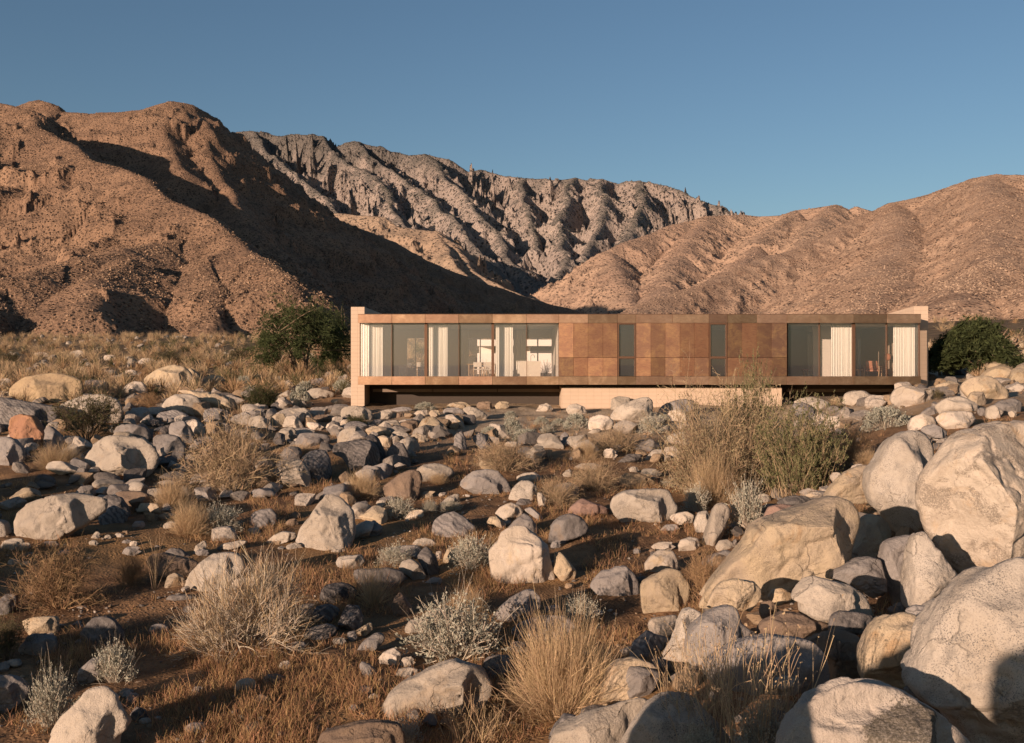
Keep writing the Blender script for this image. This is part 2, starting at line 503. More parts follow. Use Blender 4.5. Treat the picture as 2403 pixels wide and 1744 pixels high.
XF, YF, HF, DF = mountain("far_mountain", "tall grey granite mountain range far behind the house", [
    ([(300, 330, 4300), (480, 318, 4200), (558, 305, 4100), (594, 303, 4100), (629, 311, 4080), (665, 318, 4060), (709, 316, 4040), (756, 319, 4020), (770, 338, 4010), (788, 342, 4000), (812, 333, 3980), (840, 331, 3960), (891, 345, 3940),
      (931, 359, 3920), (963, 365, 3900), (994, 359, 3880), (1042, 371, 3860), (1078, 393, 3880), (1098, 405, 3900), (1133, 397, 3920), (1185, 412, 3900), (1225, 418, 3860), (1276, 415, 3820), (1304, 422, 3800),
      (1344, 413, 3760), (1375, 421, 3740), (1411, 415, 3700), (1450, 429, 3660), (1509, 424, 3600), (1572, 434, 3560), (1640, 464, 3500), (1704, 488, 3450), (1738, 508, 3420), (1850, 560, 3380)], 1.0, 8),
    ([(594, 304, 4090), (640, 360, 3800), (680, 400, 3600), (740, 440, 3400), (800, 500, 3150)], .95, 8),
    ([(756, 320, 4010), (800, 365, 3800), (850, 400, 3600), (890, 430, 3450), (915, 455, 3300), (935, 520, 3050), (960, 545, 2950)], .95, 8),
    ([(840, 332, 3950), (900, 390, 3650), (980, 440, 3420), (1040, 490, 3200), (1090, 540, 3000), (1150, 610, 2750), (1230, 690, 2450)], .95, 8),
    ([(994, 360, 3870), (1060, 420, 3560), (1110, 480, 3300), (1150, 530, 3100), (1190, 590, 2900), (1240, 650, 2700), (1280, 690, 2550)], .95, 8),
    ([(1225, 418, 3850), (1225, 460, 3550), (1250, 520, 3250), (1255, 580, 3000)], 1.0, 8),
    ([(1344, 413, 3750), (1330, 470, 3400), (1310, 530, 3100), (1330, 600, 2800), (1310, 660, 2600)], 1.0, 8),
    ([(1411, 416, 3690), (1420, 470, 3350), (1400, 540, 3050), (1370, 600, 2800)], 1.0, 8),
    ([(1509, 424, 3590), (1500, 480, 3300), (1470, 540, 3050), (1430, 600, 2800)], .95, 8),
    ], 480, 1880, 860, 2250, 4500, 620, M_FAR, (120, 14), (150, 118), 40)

mountain("foothill", "tan foothill spur half in shadow below the grey mountain", [
    ([(650, 470, 2700), (760, 497, 2500), (830, 503, 2400), (870, 505, 2380), (898, 508, 2350), (930, 530, 2320), (1000, 541, 2260), (1022, 541, 2220), (1060, 570, 2140), (1100, 620, 2060), (1160, 660, 1980), (1240, 700, 1900), (1330, 738, 1830)], .80, 5),
    ([(1022, 541, 2220), (1070, 620, 2000), (1150, 690, 1850), (1200, 730, 1780)], .8, 5),
    ], 620, 1420, 460, 1650, 2800, 340, M_FOOT, (75, 12), (70, 16), 71, (60, .4))

MM = mountain("middle_hill", "pinkish tan hill behind the roof at the canyon mouth", [
    ([(1345, 745, 2030), (1372, 690, 2040), (1400, 620, 2060), (1421, 590, 2080), (1470, 570, 2120), (1560, 530, 2220), (1650, 508, 2300), (1733, 504, 2350), (1767, 507, 2340), (1825, 505, 2320), (1859, 494, 2300), (1900, 489, 2280), (1952, 481, 2260), (1981, 494, 2250), (2010, 485, 2240), (2059, 498, 2220), (2160, 510, 2200)], .70, 8),
    ([(1421, 590, 2080), (1470, 650, 1850), (1500, 720, 1650), (1520, 780, 1550)], .66, 14),
    ([(1650, 508, 2300), (1600, 590, 2000), (1560, 660, 1780), (1530, 730, 1600)], .60, 20),
    ([(1859, 494, 2300), (1780, 570, 1980), (1720, 640, 1750), (1680, 720, 1550)], .58, 20),
    ([(1952, 481, 2260), (1900, 550, 1950), (1850, 640, 1650)], .58, 20),
    ], 1230, 2200, 520, 1400, 2600, 340, M_MID, (110, 4), (70, 9), 90)

RM = mountain("right_hill", "sandy brown hill dotted with scrub rising behind the house end wall", [
    ([(1440, 770, 600), (1500, 725, 640), (1640, 665, 720), (1800, 605, 800), (1900, 565, 850), (1990, 522, 900), (2059, 498, 930), (2127, 475, 940), (2200, 458, 930), (2258, 438, 920), (2312, 416, 900), (2360, 407, 880), (2403, 409, 860), (2500, 420, 840), (2800, 440, 800)], .62, 12),
    ([(2360, 407, 880), (2340, 500, 680), (2330, 600, 520), (2330, 700, 380)], .58, 12),
    ([(2127, 475, 940), (2100, 560, 720), (2090, 650, 560), (2080, 740, 420)], .56, 12),
    ([(2600, 425, 830), (2600, 560, 520), (2600, 680, 360)], .56, 12),
    ], 1400, 2620, 620, 190, 1050, 400, M_RIGHT, (120, .5), (26, 2.4), 120)

def pine_forest():
    """the dark trees along the crest of the far range"""
    sel = np.nonzero((DF < 260).ravel() & (HF > 350).ravel())[0]
    rng = np.random.default_rng(5)
    n = noise2(XF.ravel()[sel] / 260, YF.ravel()[sel] / 260, 77)
    p = np.clip(.35 + n * .9, .02, 1) * np.exp(-DF.ravel()[sel] / 110)
    sel = rng.choice(sel, 5200, replace=False, p=p / p.sum())
    X, Y, Z = XF.ravel()[sel], YF.ravel()[sel], HF.ravel()[sel]
    N = len(sel)
    hgt = rng.uniform(3, 8, N); rad = hgt * rng.uniform(.2, .36, N)
    ang = np.arange(5) * 2 * math.pi / 5
    V = np.zeros((N, 11, 3))
    for k, (f, zz) in enumerate(((1.0, .1), (.62, .5))):
        V[:, k * 5:k * 5 + 5, 0] = X[:, None] + rad[:, None] * f * np.cos(ang + k * .6) * rng.uniform(.7, 1.2, (N, 5))
        V[:, k * 5:k * 5 + 5, 1] = Y[:, None] + rad[:, None] * f * np.sin(ang + k * .6)
        V[:, k * 5:k * 5 + 5, 2] = (Z + hgt * zz)[:, None]
    V[:, 10] = np.stack([X, Y, Z + hgt], 1)
    V[:, :, 2] -= 2
    f4 = np.array([(k, (k + 1) % 5, 5 + (k + 1) % 5, 5 + k) for k in range(5)])
    f3 = np.array([(5 + k, 5 + (k + 1) % 5, 10) for k in range(5)])
    o = np.arange(N)[:, None, None] * 11
    me = mesh_from("pine_forest", V.reshape(-1, 3), [(f4[None] + o).reshape(-1, 4), (f3[None] + o).reshape(-1, 3)], False)
    tag(link("pine_forest", me, plain("pine_green", (.055, .055, .042), .9, var=.3, scale=.05)), "dark pine trees dotted along the far grey crest", "forest", kind="stuff")
pine_forest()

def hill_scrub(name, label, M, n, smin, smax, mat, seed, hmin=0):
    """individual low bushes growing over a hillside, one object"""
    X, Y, H, DD = M
    rng = np.random.default_rng(seed)
    ok = (H > ground_z(X, Y, False) + 1) & (noise2(X / 45, Y / 45, seed) + .55 * noise2(X / 12, Y / 12, seed + 1) + rng.uniform(-.5, .5, X.shape) > -.12)
    sel = np.nonzero(ok.ravel())[0]; n = min(n, int(len(sel) * .75)); sel = rng.choice(sel, n, replace=False)
    p = np.stack([X.ravel()[sel], Y.ravel()[sel], H.ravel()[sel]], 1)
    s = rng.uniform(smin, smax, n) * (.6 + .9 * rng.uniform(0, 1, n) ** 3)
    base = np.array([(1, 0, 0), (0, 1, 0), (-1, 0, 0), (0, -1, 0), (0, 0, 1), (0, 0, -.6)], float)
    V = base[None] * np.array([1, 1, .85]) * s[:, None, None] * rng.uniform(.65, 1.35, (n, 6, 1))
    a = rng.uniform(0, 1.57, n); c, q = np.cos(a)[:, None], np.sin(a)[:, None]
    V = np.stack([V[..., 0] * c - V[..., 1] * q, V[..., 0] * q + V[..., 1] * c, V[..., 2]], -1)
    V[..., :2] += rng.normal(size=(n, 6, 2)) * .18 * s[:, None, None]
    V = V + p[:, None]
    f = np.array([(0, 1, 4), (1, 2, 4), (2, 3, 4), (3, 0, 4), (1, 0, 5), (2, 1, 5), (3, 2, 5), (0, 3, 5)])
    F_ = (f[None] + (np.arange(n) * 6)[:, None, None]).reshape(-1, 3)
    tag(link(name, mesh_from(name, V.reshape(-1, 3), F_, False), mat), label, "scrub", kind="stuff")

def scrub_mat(name, a, b):
    k = NT(name); r = k.n("NewGeometry").outputs["Random Per Island"]
    return k.fin(k.mix(r, a, b), .95, None, .05)
hill_scrub("left_hillside_scrub", "dry brown scrub and rocks covering the left mountain", LM, 170000, .24, .62, scrub_mat("hill_scrub_brown", (.345, .23, .148), (.115, .077, .055)), 201)
hill_scrub("right_hillside_scrub", "dry scrub and rocks covering the sandy hill", RM, 110000, .24, .62, scrub_mat("hill_scrub_tan", (.40, .285, .20), (.15, .10, .072)), 202)
hill_scrub("middle_hillside_scrub", "sparse scrub dotted over the pinkish hill", MM, 30000, .7, 1.9, scrub_mat("hill_scrub_pink", (.34, .235, .17), (.13, .09, .068)), 203)

# ------------------------------------------------------------------ the house
def hx(px, y=50.0): return (px - CX) / F * y
def hz(py, y=50.0): return -(py - HY) / F * y

def copper(name, c1, c2, c3, c4, r0):
    k = NT(name)
    oi = k.n("ObjectInfo"); v = k.obj()
    n1 = k.noise(v, 1.6, 7, .7, .5); n2 = k.noise(k.scale(v, (3, 3, 9)), 1.6, 5, .7)
    r = oi.outputs["Random"]
    c = k.mix(r, c1, c2)
    c = k.mix(k.ramp(n1, .4, .68), c, c3)
    c = k.mix(k.math('MULTIPLY', k.ramp(n2, .45, .75), .55), c, c4)
    c = k.hsv(c, h=k.math('ADD', .492, k.math('MULTIPLY', r, .014)), val=k.math('ADD', .60, k.math('MULTIPLY', k.math('FRACT', k.math('MULTIPLY', r, 7.31)), .62)))
    rough = k.math('ADD', r0, k.math('MULTIPLY', n1, .10))
    nrm = k.bump(k.math('ADD', n1, k.math('MULTIPLY', n2, .3)), .006, .8)
    return k.fin(c, rough, nrm, .4, .97)

def blocks(name, c1, c2, mort):
    k = NT(name)
    g = k.n("NewGeometry"); v = k.obj(); s = k.n("SeparateXYZ"); k.l(v, s.inputs[0])
    cb = k.n("CombineXYZ"); k.l(k.math('ADD', s.outputs[0], k.math('MULTIPLY', s.outputs[1], 1.0)), cb.inputs[0]); k.l(s.outputs[2], cb.inputs[1])
    b = k.n("TexBrick"); k.l(cb.outputs[0], b.inputs["Vector"])
    b.offset = 0.0
    b.inputs["Scale"].default_value = 1.0; b.inputs["Brick Width"].default_value = .40; b.inputs["Row Height"].default_value = .2
    b.inputs["Mortar Size"].default_value = .006; b.inputs["Mortar Smooth"].default_value = .3
    b.inputs["Color1"].default_value = c1 + (1,); b.inputs["Color2"].default_value = c2 + (1,); b.inputs["Mortar"].default_value = mort + (1,)
    c = k.mix(k.math('MULTIPLY', k.noise(v, 2.2, 5, .65), .5), b.outputs[0], tuple(x * .82 for x in c1))
    h = k.math('SUBTRACT', k.math('MULTIPLY', k.noise(v, 40, 3), .15), b.outputs[1])
    return k.fin(c, .9, k.bump(h, .004), .15)

def glass():
    k = NT("window_glass")
    tr = k.n("BsdfTransparent"); tr.inputs[0].default_value = (.93, .925, .915, 1)
    gl = k.n("BsdfGlossy"); gl.inputs["Roughness"].default_value = .02; gl.inputs[0].default_value = (1, 1, 1, 1)
    fr = k.n("LayerWeight"); fr.inputs[0].default_value = .5
    mx = k.n("MixShader"); k.l(k.math('ADD', .05, k.math('MULTIPLY', k.math('POWER', fr.outputs[1], 5.0), .9)), mx.inputs[0]); k.l(tr.outputs[0], mx.inputs[1]); k.l(gl.outputs[0], mx.inputs[2])
    du = k.n("BsdfGlossy"); du.inputs["Roughness"].default_value = .46; du.inputs[0].default_value = (.9, .88, .85, 1)
    m2 = k.n("MixShader"); m2.inputs[0].default_value = .045; k.l(mx.outputs[0], m2.inputs[1]); k.l(du.outputs[0], m2.inputs[2])
    k.l(m2.outputs[0], k.out.inputs[0]); k.t.nodes.remove(k.b)
    return k.m

def cloth():
    k = NT("linen_curtain")
    v = k.obj()
    c = k.mix(k.noise(k.scale(v, (30, 30, .6)), 2.0, 3), (.74, .69, .61), (.84, .80, .72))
    return k.fin(c, .95, None, .1)

MC = copper('patinated_copper', (.58, .30, .155), (.38, .20, .14), (.62, .35, .175), (.27, .14, .095), .37); MCF = copper('brushed_bronze_fascia', (.64, .375, .225), (.52, .30, .18), (.70, .44, .27), (.36, .20, .125), .30); MG = glass(); MCL = cloth()
MBL = blocks("sand_coloured_block", (.50, .375, .275), (.48, .36, .26), (.40, .295, .21))
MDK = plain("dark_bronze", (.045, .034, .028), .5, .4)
MRAIL = plain("rust_bronze_frame", (.13, .07, .042), .5, .5)
MPL = plain("warm_plaster", (.68, .60, .52), .9, var=.05)
MCEIL = plain("ceiling_plaster", (.55, .52, .48), .9, var=.05)
MFLOOR = plain("pale_stone_floor", (.52, .46, .40), .5, var=.08)
MROOF = plain("roof_membrane", (.30, .26, .22), .9)
MWOOD = plain("oak_wood", (.42, .27, .15), .6, var=.2, scale=9)
MLIN = plain("oatmeal_upholstery", (.62, .54, .45), .95)
MTER = plain("terracotta_leather", (.40, .17, .10), .6)
MBEAM = plain('dull_bronze_beam', (.17, .12, .085), .7)
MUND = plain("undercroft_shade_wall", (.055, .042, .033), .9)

def house():
    h = empty("desert_house", (hx(1500), 55, -1.5))
    tag(h, "long low house clad in copper panels and glass, floating above boulders on a block plinth", "house")
    base = h.location.copy()
    def bx(name, mat, *b, bevel=0, parent=h):
        m = MB(); m.box(*b)
        o = m.build(name, mat, parent, bevel=bevel)
        if parent is h: o.location = -base
        return o
    ZT, ZF, ZG, ZB = hz(738), hz(758), hz(883.3), hz(903)
    YB = 61.0
    gap = .006
    # block end walls, each a single long slab
    bx("end_wall", MBL, hx(823.5, 51.6), hx(855.5, 51.6), 51.6, 63, -4.2, hz(720.3, 51.6), bevel=.01)
    x0, x1 = hx(2145, 51.6), hx(2178, 51.6)
    m = MB(); z0, z1 = hz(718.4, 51.6), 2.35
    m.add([(x0, 51.6, -2.6), (x1, 51.6, -2.6), (x1, 63, -2.6), (x0, 63, -2.6), (x0, 51.6, z0), (x1, 51.6, z0), (x1, 63, z1), (x0, 63, z1)],
          [(0, 3, 2, 1), (4, 5, 6, 7), (0, 1, 5, 4), (1, 2, 6, 5), (2, 3, 7, 6), (3, 0, 4, 7)])
    o = m.build("end_wall", MBL, h); o.location = -base
    XL, XR = hx(840), hx(2161.5)
    IL, IR = hx(855.5, 51.6) + .003, hx(2145, 51.6) - .003
    bx("roof", MROOF, IL, IR, 51.62, YB, ZF + .02, ZT - .06)
    bx("roof", MROOF, XL + .02, XR - .02, 50.1, 51.55, ZF + .02, ZT - .04)
    bx("ceiling", MCEIL, IL, IR, 51.56, YB - .02, ZF - .01, ZF + .017)
    bx("ceiling", MCEIL, XL + .03, XR - .03, 50.32, 51.557, ZF - .012, ZF + .015)
    FL = ZG - .12
    bx("floor_slab", MFLOOR, IL, IR, 51.56, YB, ZB + .06, FL)
    bx("floor_slab", MFLOOR, XL + .03, XR - .03, 50.1, 51.557, ZB + .05, FL - .002)
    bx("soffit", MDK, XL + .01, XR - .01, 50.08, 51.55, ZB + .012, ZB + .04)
    # copper fascias
    joints = [840, 919.6, 997.6, 1076.5, 1155.3, 1235.3, 1311.5, 1380, 1449, 1492.5, 1578.5, 1663.8, 1707, 1776.5, 1847, 1922.7, 2003, 2082, 2161.5]
    for a, b in zip(joints[:-1], joints[1:]):
        bx("fascia_panel", MCF, hx(a) + gap, hx(b) - gap, 50.0, 50.06, ZF, ZT, bevel=.004)
        bx("fascia_panel", MCF, hx(a) + gap, hx(b) - gap, 50.0, 50.06, ZB, ZG, bevel=.004)
    for x in (XL, XR - .06):
        for zz in ((ZF, ZT), (ZB, ZG)):
            bx("fascia_panel", MCF, x, x + .06, 50.065, 51.55, *zz, bevel=.004)
    bx("fascia_backing", MDK, XL + .02, XR - .02, 50.07, 50.09, ZF + .003, ZT - .02)
    bx("fascia_backing", MDK, XL + .02, XR - .02, 50.07, 50.078, ZB + .003, ZG - .003)
    bx("roof_edge", MRAIL, XL, XR, 50.0, 50.12, ZT + .002, ZT + .022)
    bx("window_sill", MDK, XL + .02, XR - .02, 50.07, 50.46, ZG - .03, ZG - .004)
    bx("window_head", MDK, XL + .02, XR - .02, 50.07, 50.46, ZF + .002, ZF + .016)
    # copper wall panels between the glazed ends
    zj = hz(839.3)
    def panels(xs):
        for a, b in zip(xs[:-1], xs[1:]):
            bx("copper_panel", MC, hx(a) + gap * .7, hx(b) - gap * .7, 50.02, 50.07, zj + gap, ZF - .008, bevel=.004)
            bx("copper_panel", MC, hx(a) + gap * .7, hx(b) - gap * .7, 50.02, 50.07, ZG + .008, zj - gap, bevel=.004)
    for xs in ([1311.5, 1346, 1380, 1415, 1449], [1492.5, 1527.5, 1561.4, 1595.9, 1629.8, 1663.8], [1707, 1741.9, 1776.5, 1811.7, 1847]):
        panels(xs)
        bx("panel_backing", MDK, hx(xs[0]) + .004, hx(xs[-1]) - .004, 50.08, 50.2, ZG + .001, ZF - .001)
    for a, b in ((1449, 1492.5), (1663.8, 1707)):
        A, B = hx(a) + .01, hx(b) - .01
        zm0, zm1 = hz(841.5), hz(836.5)
        f = MB()
        f.box(A, A + .07, 49.99, 50.14, ZG + .006, ZF - .006); f.box(B - .07, B, 49.99, 50.14, ZG + .006, ZF - .006)
        f.box(A + .071, B - .071, 49.992, 50.14, ZF - .076, ZF - .007); f.box(A + .071, B - .071, 49.992, 50.14, zm0, zm1)
        fr = f.build("window", MRAIL, h); fr.location = -base
        for zz in ((ZG + .02, zm0 - .003), (zm1 + .003, ZF - .079)):
            g = MB().box(A + .072, B - .072, 50.09, 50.10, *zz).build("pane", MG, fr)
    # glazed ends: panes, thin joints and paired mullions
    def glazing(edges, thick):
        for i, (a, b) in enumerate(zip(edges[:-1], edges[1:])):
            bx("glass_pane", MG, hx(a, 50.4) + .02, hx(b, 50.4) - .02, 50.40, 50.412, ZG - .003, ZF + .001)
        for e in edges:
            w = .07 if e in thick else .013
            bx("mullion", MRAIL, hx(e, 50.36) - w, hx(e, 50.36) + w, 50.30, 50.46, ZG - .003, ZF + .001)
    glazing([845, 919.6, 999.5, 1077, 1156.5, 1236, 1311], (999.5, 1156.5))
    glazing([1848, 1922.7, 2003, 2080.5, 2157], (2003,))
    bx("glass_pane", MG, hx(2157, 50.4) - .01, hx(2157, 50.4) + .002, 50.47, 51.55, ZG - .003, ZF + .001)
    # inner walls
    YW = 59.5
    def wall_with_openings(xa, xb, y, ops, zt):
        m = MB(); e = xa
        for a, b, za, zb in ops:
            m.box(e, a, y, y + .2, FL + .002, zt); m.box(a + .001, b - .001, y + .002, y + .198, zb, zt)
            if za > FL + .05: m.box(a + .001, b - .001, y + .002, y + .198, FL + .002, za)
            e = b
        m.box(e, xb, y, y + .2, FL + .002, zt)
        o = m.build("back_wall", MPL, h); o.location = -base
    zo = hz(794, YW)
    wall_with_openings(IL + .01, hx(1316), YW, [(hx(955, YW), hx(998, YW), -.2, zo), (hx(1100, YW), hx(1205, YW), FL, zo), (hx(1236, YW), hx(1350, YW) - .5, FL, zo)], ZF - .015)
    wall_with_openings(hx(1316) + .01, IR - .01, YW + .01, [(hx(2003, YW), hx(2040, YW), FL, zo)], ZF - .015)
    for a, b in ((hx(975, YW), .03), (hx(1127, YW), .03), (hx(1262, YW), .04), (hx(2012, YW), .03)):
        bx("mullion", MDK, a - b, a + b, YW + .06, YW + .12, FL + .003, zo - .002)
    bx("partition", MPL, hx(1311.5) + .01, hx(1311.5) + .15, 50.47, YW - .01, FL + .003, ZF - .014)
    bx("partition", MPL, hx(1847) - .15, hx(1847) - .01, 50.47, YW - .01, FL + .003, ZF - .014)
    bx("partition", MPL, hx(1908, 53.6), hx(1996, 53.6), 53.6, 53.75, FL + .003, ZF - .3)
    bx("partition", MPL, hx(1908, 53.6), hx(2010, 53.6), 53.76, 54.6, ZF - .298, ZF - .013)
    bx("partition", MPL, hx(1996, 53.6) + .01, hx(1996, 53.6) + .14, 53.6, YW - .01, FL + .004, ZF - .31)
    bx("door_leaf", MLIN, hx(1895, 54.4), hx(1906, 54.4), 54.4, 54.45, FL + .01, ZF - .45)
    # curtains, full-height folded linen
    def curtain(pa, pb, y, zt, folds):
        xa, xb = hx(pa, y), hx(pb, y)
        n = folds * 10; xs = np.linspace(xa, xb, n + 1)
        t = np.arange(n + 1) / 10.0 * 2 * math.pi
        yy = y + .028 * np.sin(t + .8 * np.sin(t * .37)) + .008 * np.sin(t * 2.3)
        rows = [(FL + .01, 1.25), (FL + 1.2, 1.0), (zt, .8)]
        V = []
        for off in (0, .012):
            for z, k in rows:
                V += [(x, y + (w - y) * k + off, z) for x, w in zip(xs, yy)]
        n1 = n + 1; q = []
        for s_, base_ in ((0, 0), (1, 3 * n1)):
            for r in range(2):
                for i in range(n):
                    f = [base_ + r * n1 + i, base_ + r * n1 + i + 1, base_ + (r + 1) * n1 + i + 1, base_ + (r + 1) * n1 + i]
                    q.append(f if s_ == 0 else f[::-1])
        me = mesh_from("curtain", np.array(V), np.array(q)); o = link("curtain", me, MCL, h); o.location = -base
    for a, b, f in ((847, 898, 13), (1006, 1051, 12), (1163, 1204, 11), (1950, 1998, 13), (2096, 2147, 14)):
        curtain(a, b, 50.95, ZF - .02, f)
    for a, b, f in ((1079, 1100, 7), (1211, 1236, 8), (2062, 2100, 9)):
        curtain(a, b, YW - .25, ZF - .03, f)
    # below the floor: block plinth, dark undercroft and its rails
    bx("plinth", MBL, hx(1318, 51), hx(1834.7, 51), 51.0, 58, -4.2, hz(908.7, 51), bevel=.008)
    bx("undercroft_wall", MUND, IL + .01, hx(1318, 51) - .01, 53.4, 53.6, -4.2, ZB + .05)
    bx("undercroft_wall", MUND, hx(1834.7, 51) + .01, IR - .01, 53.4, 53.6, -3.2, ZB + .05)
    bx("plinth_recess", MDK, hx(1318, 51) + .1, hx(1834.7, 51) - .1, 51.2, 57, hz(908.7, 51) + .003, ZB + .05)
    yb = 52.6
    for a, b in ((875, 1014.5), (1016.5, 1166), (1168, 1316), (1846, 1984), (1986, 2100)):
        bx("undercroft_beam", MBEAM, hx(a, yb), hx(b, yb), yb, yb + .12, hz(920, yb), hz(913, yb))
    return h, FL
HOUSE, FLOOR_Z = house()

def furniture(fz):
    c = empty("dining_table", (hx(1127, 56), 56, fz))
    tag(c, "pale wooden dining table behind the middle window of the house", "table")
    MB().box(-.75, 1.0, -.45, .45, .71, .75).build("table_top", MWOOD, c, bevel=.008)
    for x in (-.62, .86):
        for y in (-.36, .36): MB().bar((x, y, 0), (x, y, .709), .03).build("leg", MWOOD, c)
    def chair(px, y, rz, lab):
        c = empty("dining_chair", (hx(px, y), y, fz)); c.rotation_euler[2] = rz
        tag(c, lab, "chair", "dining chairs inside the house")
        MB().box(-.24, .24, -.24, .24, .42, .47).build("seat", MLIN, c, bevel=.015)
        MB().box(-.23, .23, .19, .24, .58, .84).build("backrest", MLIN, c, bevel=.015)
        for x in (-.21, .21):
            for yy in (-.2, .21): MB().bar((x, yy, 0), (x, yy, .419 if yy < 0 else .84), .02).build("leg", MWOOD, c)
    chair(1121, 55.1, math.pi, "pale dining chair on the near side of the table, nearer the curtain")
    chair(1144, 55.2, math.pi + .15, "pale dining chair on the near side of the table, beside the thick mullion")
    chair(1134, 56.9, 0, "pale dining chair on the far side of the dining table")
    chair(991, 54.2, .5, "lone pale chair just left of the first thick mullion")
    v = MB(); v.lathe([(.10, 0), (.17, .06), (.23, .3), (.25, .58), (.235, .66), (.2, .665), (.19, .6)])
    o = v.build("floor_vase", plain("sandy_ceramic", (.55, .43, .32), .8), None, (hx(946, 53), 53, fz), smooth_shade=True)
    tag(o, "tall sand coloured floor vase in the corner window", "vase")
    k = empty("kitchen_island", (hx(1246, 54), 54, fz))
    tag(k, "boxy pale kitchen island with tap behind the third window", "kitchen island")
    MB().box(-.6, .52, -.0, .9, 0, .86).build("cabinet", MLIN, k, bevel=.006)
    MB().box(-.62, .54, -.02, .92, .863, .90).build("worktop", MPL, k, bevel=.006)
    t = MB()
    pts = [(0, .45, .90), (0, .45, 1.15)] + [(.1 - .1 * math.cos(a), .45, 1.15 + .1 * math.sin(a)) for a in np.linspace(.3, math.pi, 7)] + [(.2, .45, 1.08)]
    for a, b in zip(pts[:-1], pts[1:]): t.bar(a, b, .013)
    t.build("tap", MDK, k)
    a = empty("lounge_chair", (hx(2049, 53.2), 53.2, fz)); a.rotation_euler[2] = 2.6
    tag(a, "wooden framed lounge chair with reddish seat behind the end window", "armchair")
    MB().box(-.32, .32, -.3, .32, .34, .46).build("seat_cushion", MTER, a, bevel=.03)
    m = MB(); m.add([(-.3, .2, .47), (.3, .2, .47), (.3, .34, .47), (-.3, .34, .47), (-.3, .38, .92), (.3, .38, .92), (.3, .5, .9), (-.3, .5, .9)],
                    [(0, 3, 2, 1), (4, 5, 6, 7), (0, 1, 5, 4), (1, 2, 6, 5), (2, 3, 7, 6), (3, 0, 4, 7)])
    m.build("back_cushion", MTER, a, bevel=.03)
    MB().box(-.15, .25, .1, .2, .47, .8).build("throw_pillow", MLIN, a, bevel=.04)
    for x in (-.37, .37):
        MB().bar((x, -.3, 0), (x, -.28, .6), .025).build("leg", MWOOD, a); MB().bar((x, .5, 0), (x, .3, .6), .025).build("leg", MWOOD, a)
        MB().box(x - .035, x + .035, -.36, .42, .60, .635).build("armrest", MWOOD, a, bevel=.008)
    l = empty("floor_lamp", (hx(2082, 54), 54, fz))
    tag(l, "small shaded floor lamp between lounge chair and end curtain", "floor lamp")
    MB().lathe([(.14, 0), (.14, .03)]).build("base", MDK, l); MB().bar((0, 0, .031), (0, 0, .95), .012).build("pole", MDK, l)
    MB().lathe([(.10, .93), (.17, 1.0), (.19, 1.12), (.16, 1.26), (.09, 1.31)]).build("lamp_shade", MTER, l, smooth_shade=True)
    for px, y, lab, col in ((2018, 53, "stubby wooden stool at the left foot of the end window", MWOOD), (1890, 53.3, "small pinkish stool by the pale inner wall", MTER)):
        s = empty("stool", (hx(px, y), y, fz)); tag(s, lab, "stool")
        MB().lathe([(.17, .40), (.18, .42), (.18, .45), (.16, .46)]).build("seat", col, s)
        for q in range(3):
            an = q * 2.1; MB().bar((.15 * math.cos(an), .15 * math.sin(an), 0), (.1 * math.cos(an), .1 * math.sin(an), .399), .018).build("leg", MWOOD, s)
    d = MB().lathe([(.08, 0), (.16, .04), (.02, .05), (.015, .06)])
    o = empty("ceiling_lamp", (hx(2055, 56), 56, hz(758) - .012)); tag(o, "flat white ceiling lamp in the end room", "ceiling lamp")
    MB().lathe([(.06, -.05), (.17, -.045), (.18, -.03), (.05, -.001)]).build("shade", MPL, o)
furniture(FLOOR_Z)

def rear_wing():
    h = empty("rear_wing", (hx(1300, 82), 86, 0)); base = h.location.copy()
    tag(h, "second low pale building with banded front, seen through the kitchen windows", "building")
    def bx(name, mat, *b):
        o = MB().box(*b).build(name, mat, h); o.location = -base; return o
    xa, xb = hx(1120, 82), hx(1760, 82)
    bx("fascia", MPL, xa, xb, 82, 90, hz(812, 82), hz(797, 82))
    bx("parapet", MPL, xa, xb, 82, 90, -2, hz(829, 82))
    bx("wall", MPL, xa + .1, xb - .1, 84, 89.9, hz(829, 82) + .003, hz(812, 82) - .003)
    for i in range(6):
        a = xa + 1.2 + i * 3.2
        bx("window", MDK, a, a + 2.4, 83.9, 83.99, hz(829, 82) + .01, hz(812, 82) - .01)
rear_wing()

def rail_fence():
    h = empty("rail_fence", (hx(800, 84), 84, -.7)); tag(h, "brown rail fence behind the trees beside the house end wall", "fence")
    for z in (1.5, 1.85, 2.2, 2.5): MB().box(-2.2, 3.0, -.04, .04, z, z + .12).build("rail", MRAIL, h)
    for x in (-2.0, -.4, 1.2, 2.8): MB().box(x, x + .1, .045, .145, -1, 2.7).build("post", MRAIL, h)
rail_fence()

# ------------------------------------------------------------------ boulders and rocks
TILE = {'A': (0, 790), 'B': (549, 860), 'C': (1098, 880), 'D': (1647, 780), 'E': (0, 1244), 'F': (549, 1244), 'G': (1098, 1244), 'H': (1647, 1244)}
def tile_px(t, x, y): return TILE[t][0] + x / 3.0, TILE[t][1] + y / 3.0

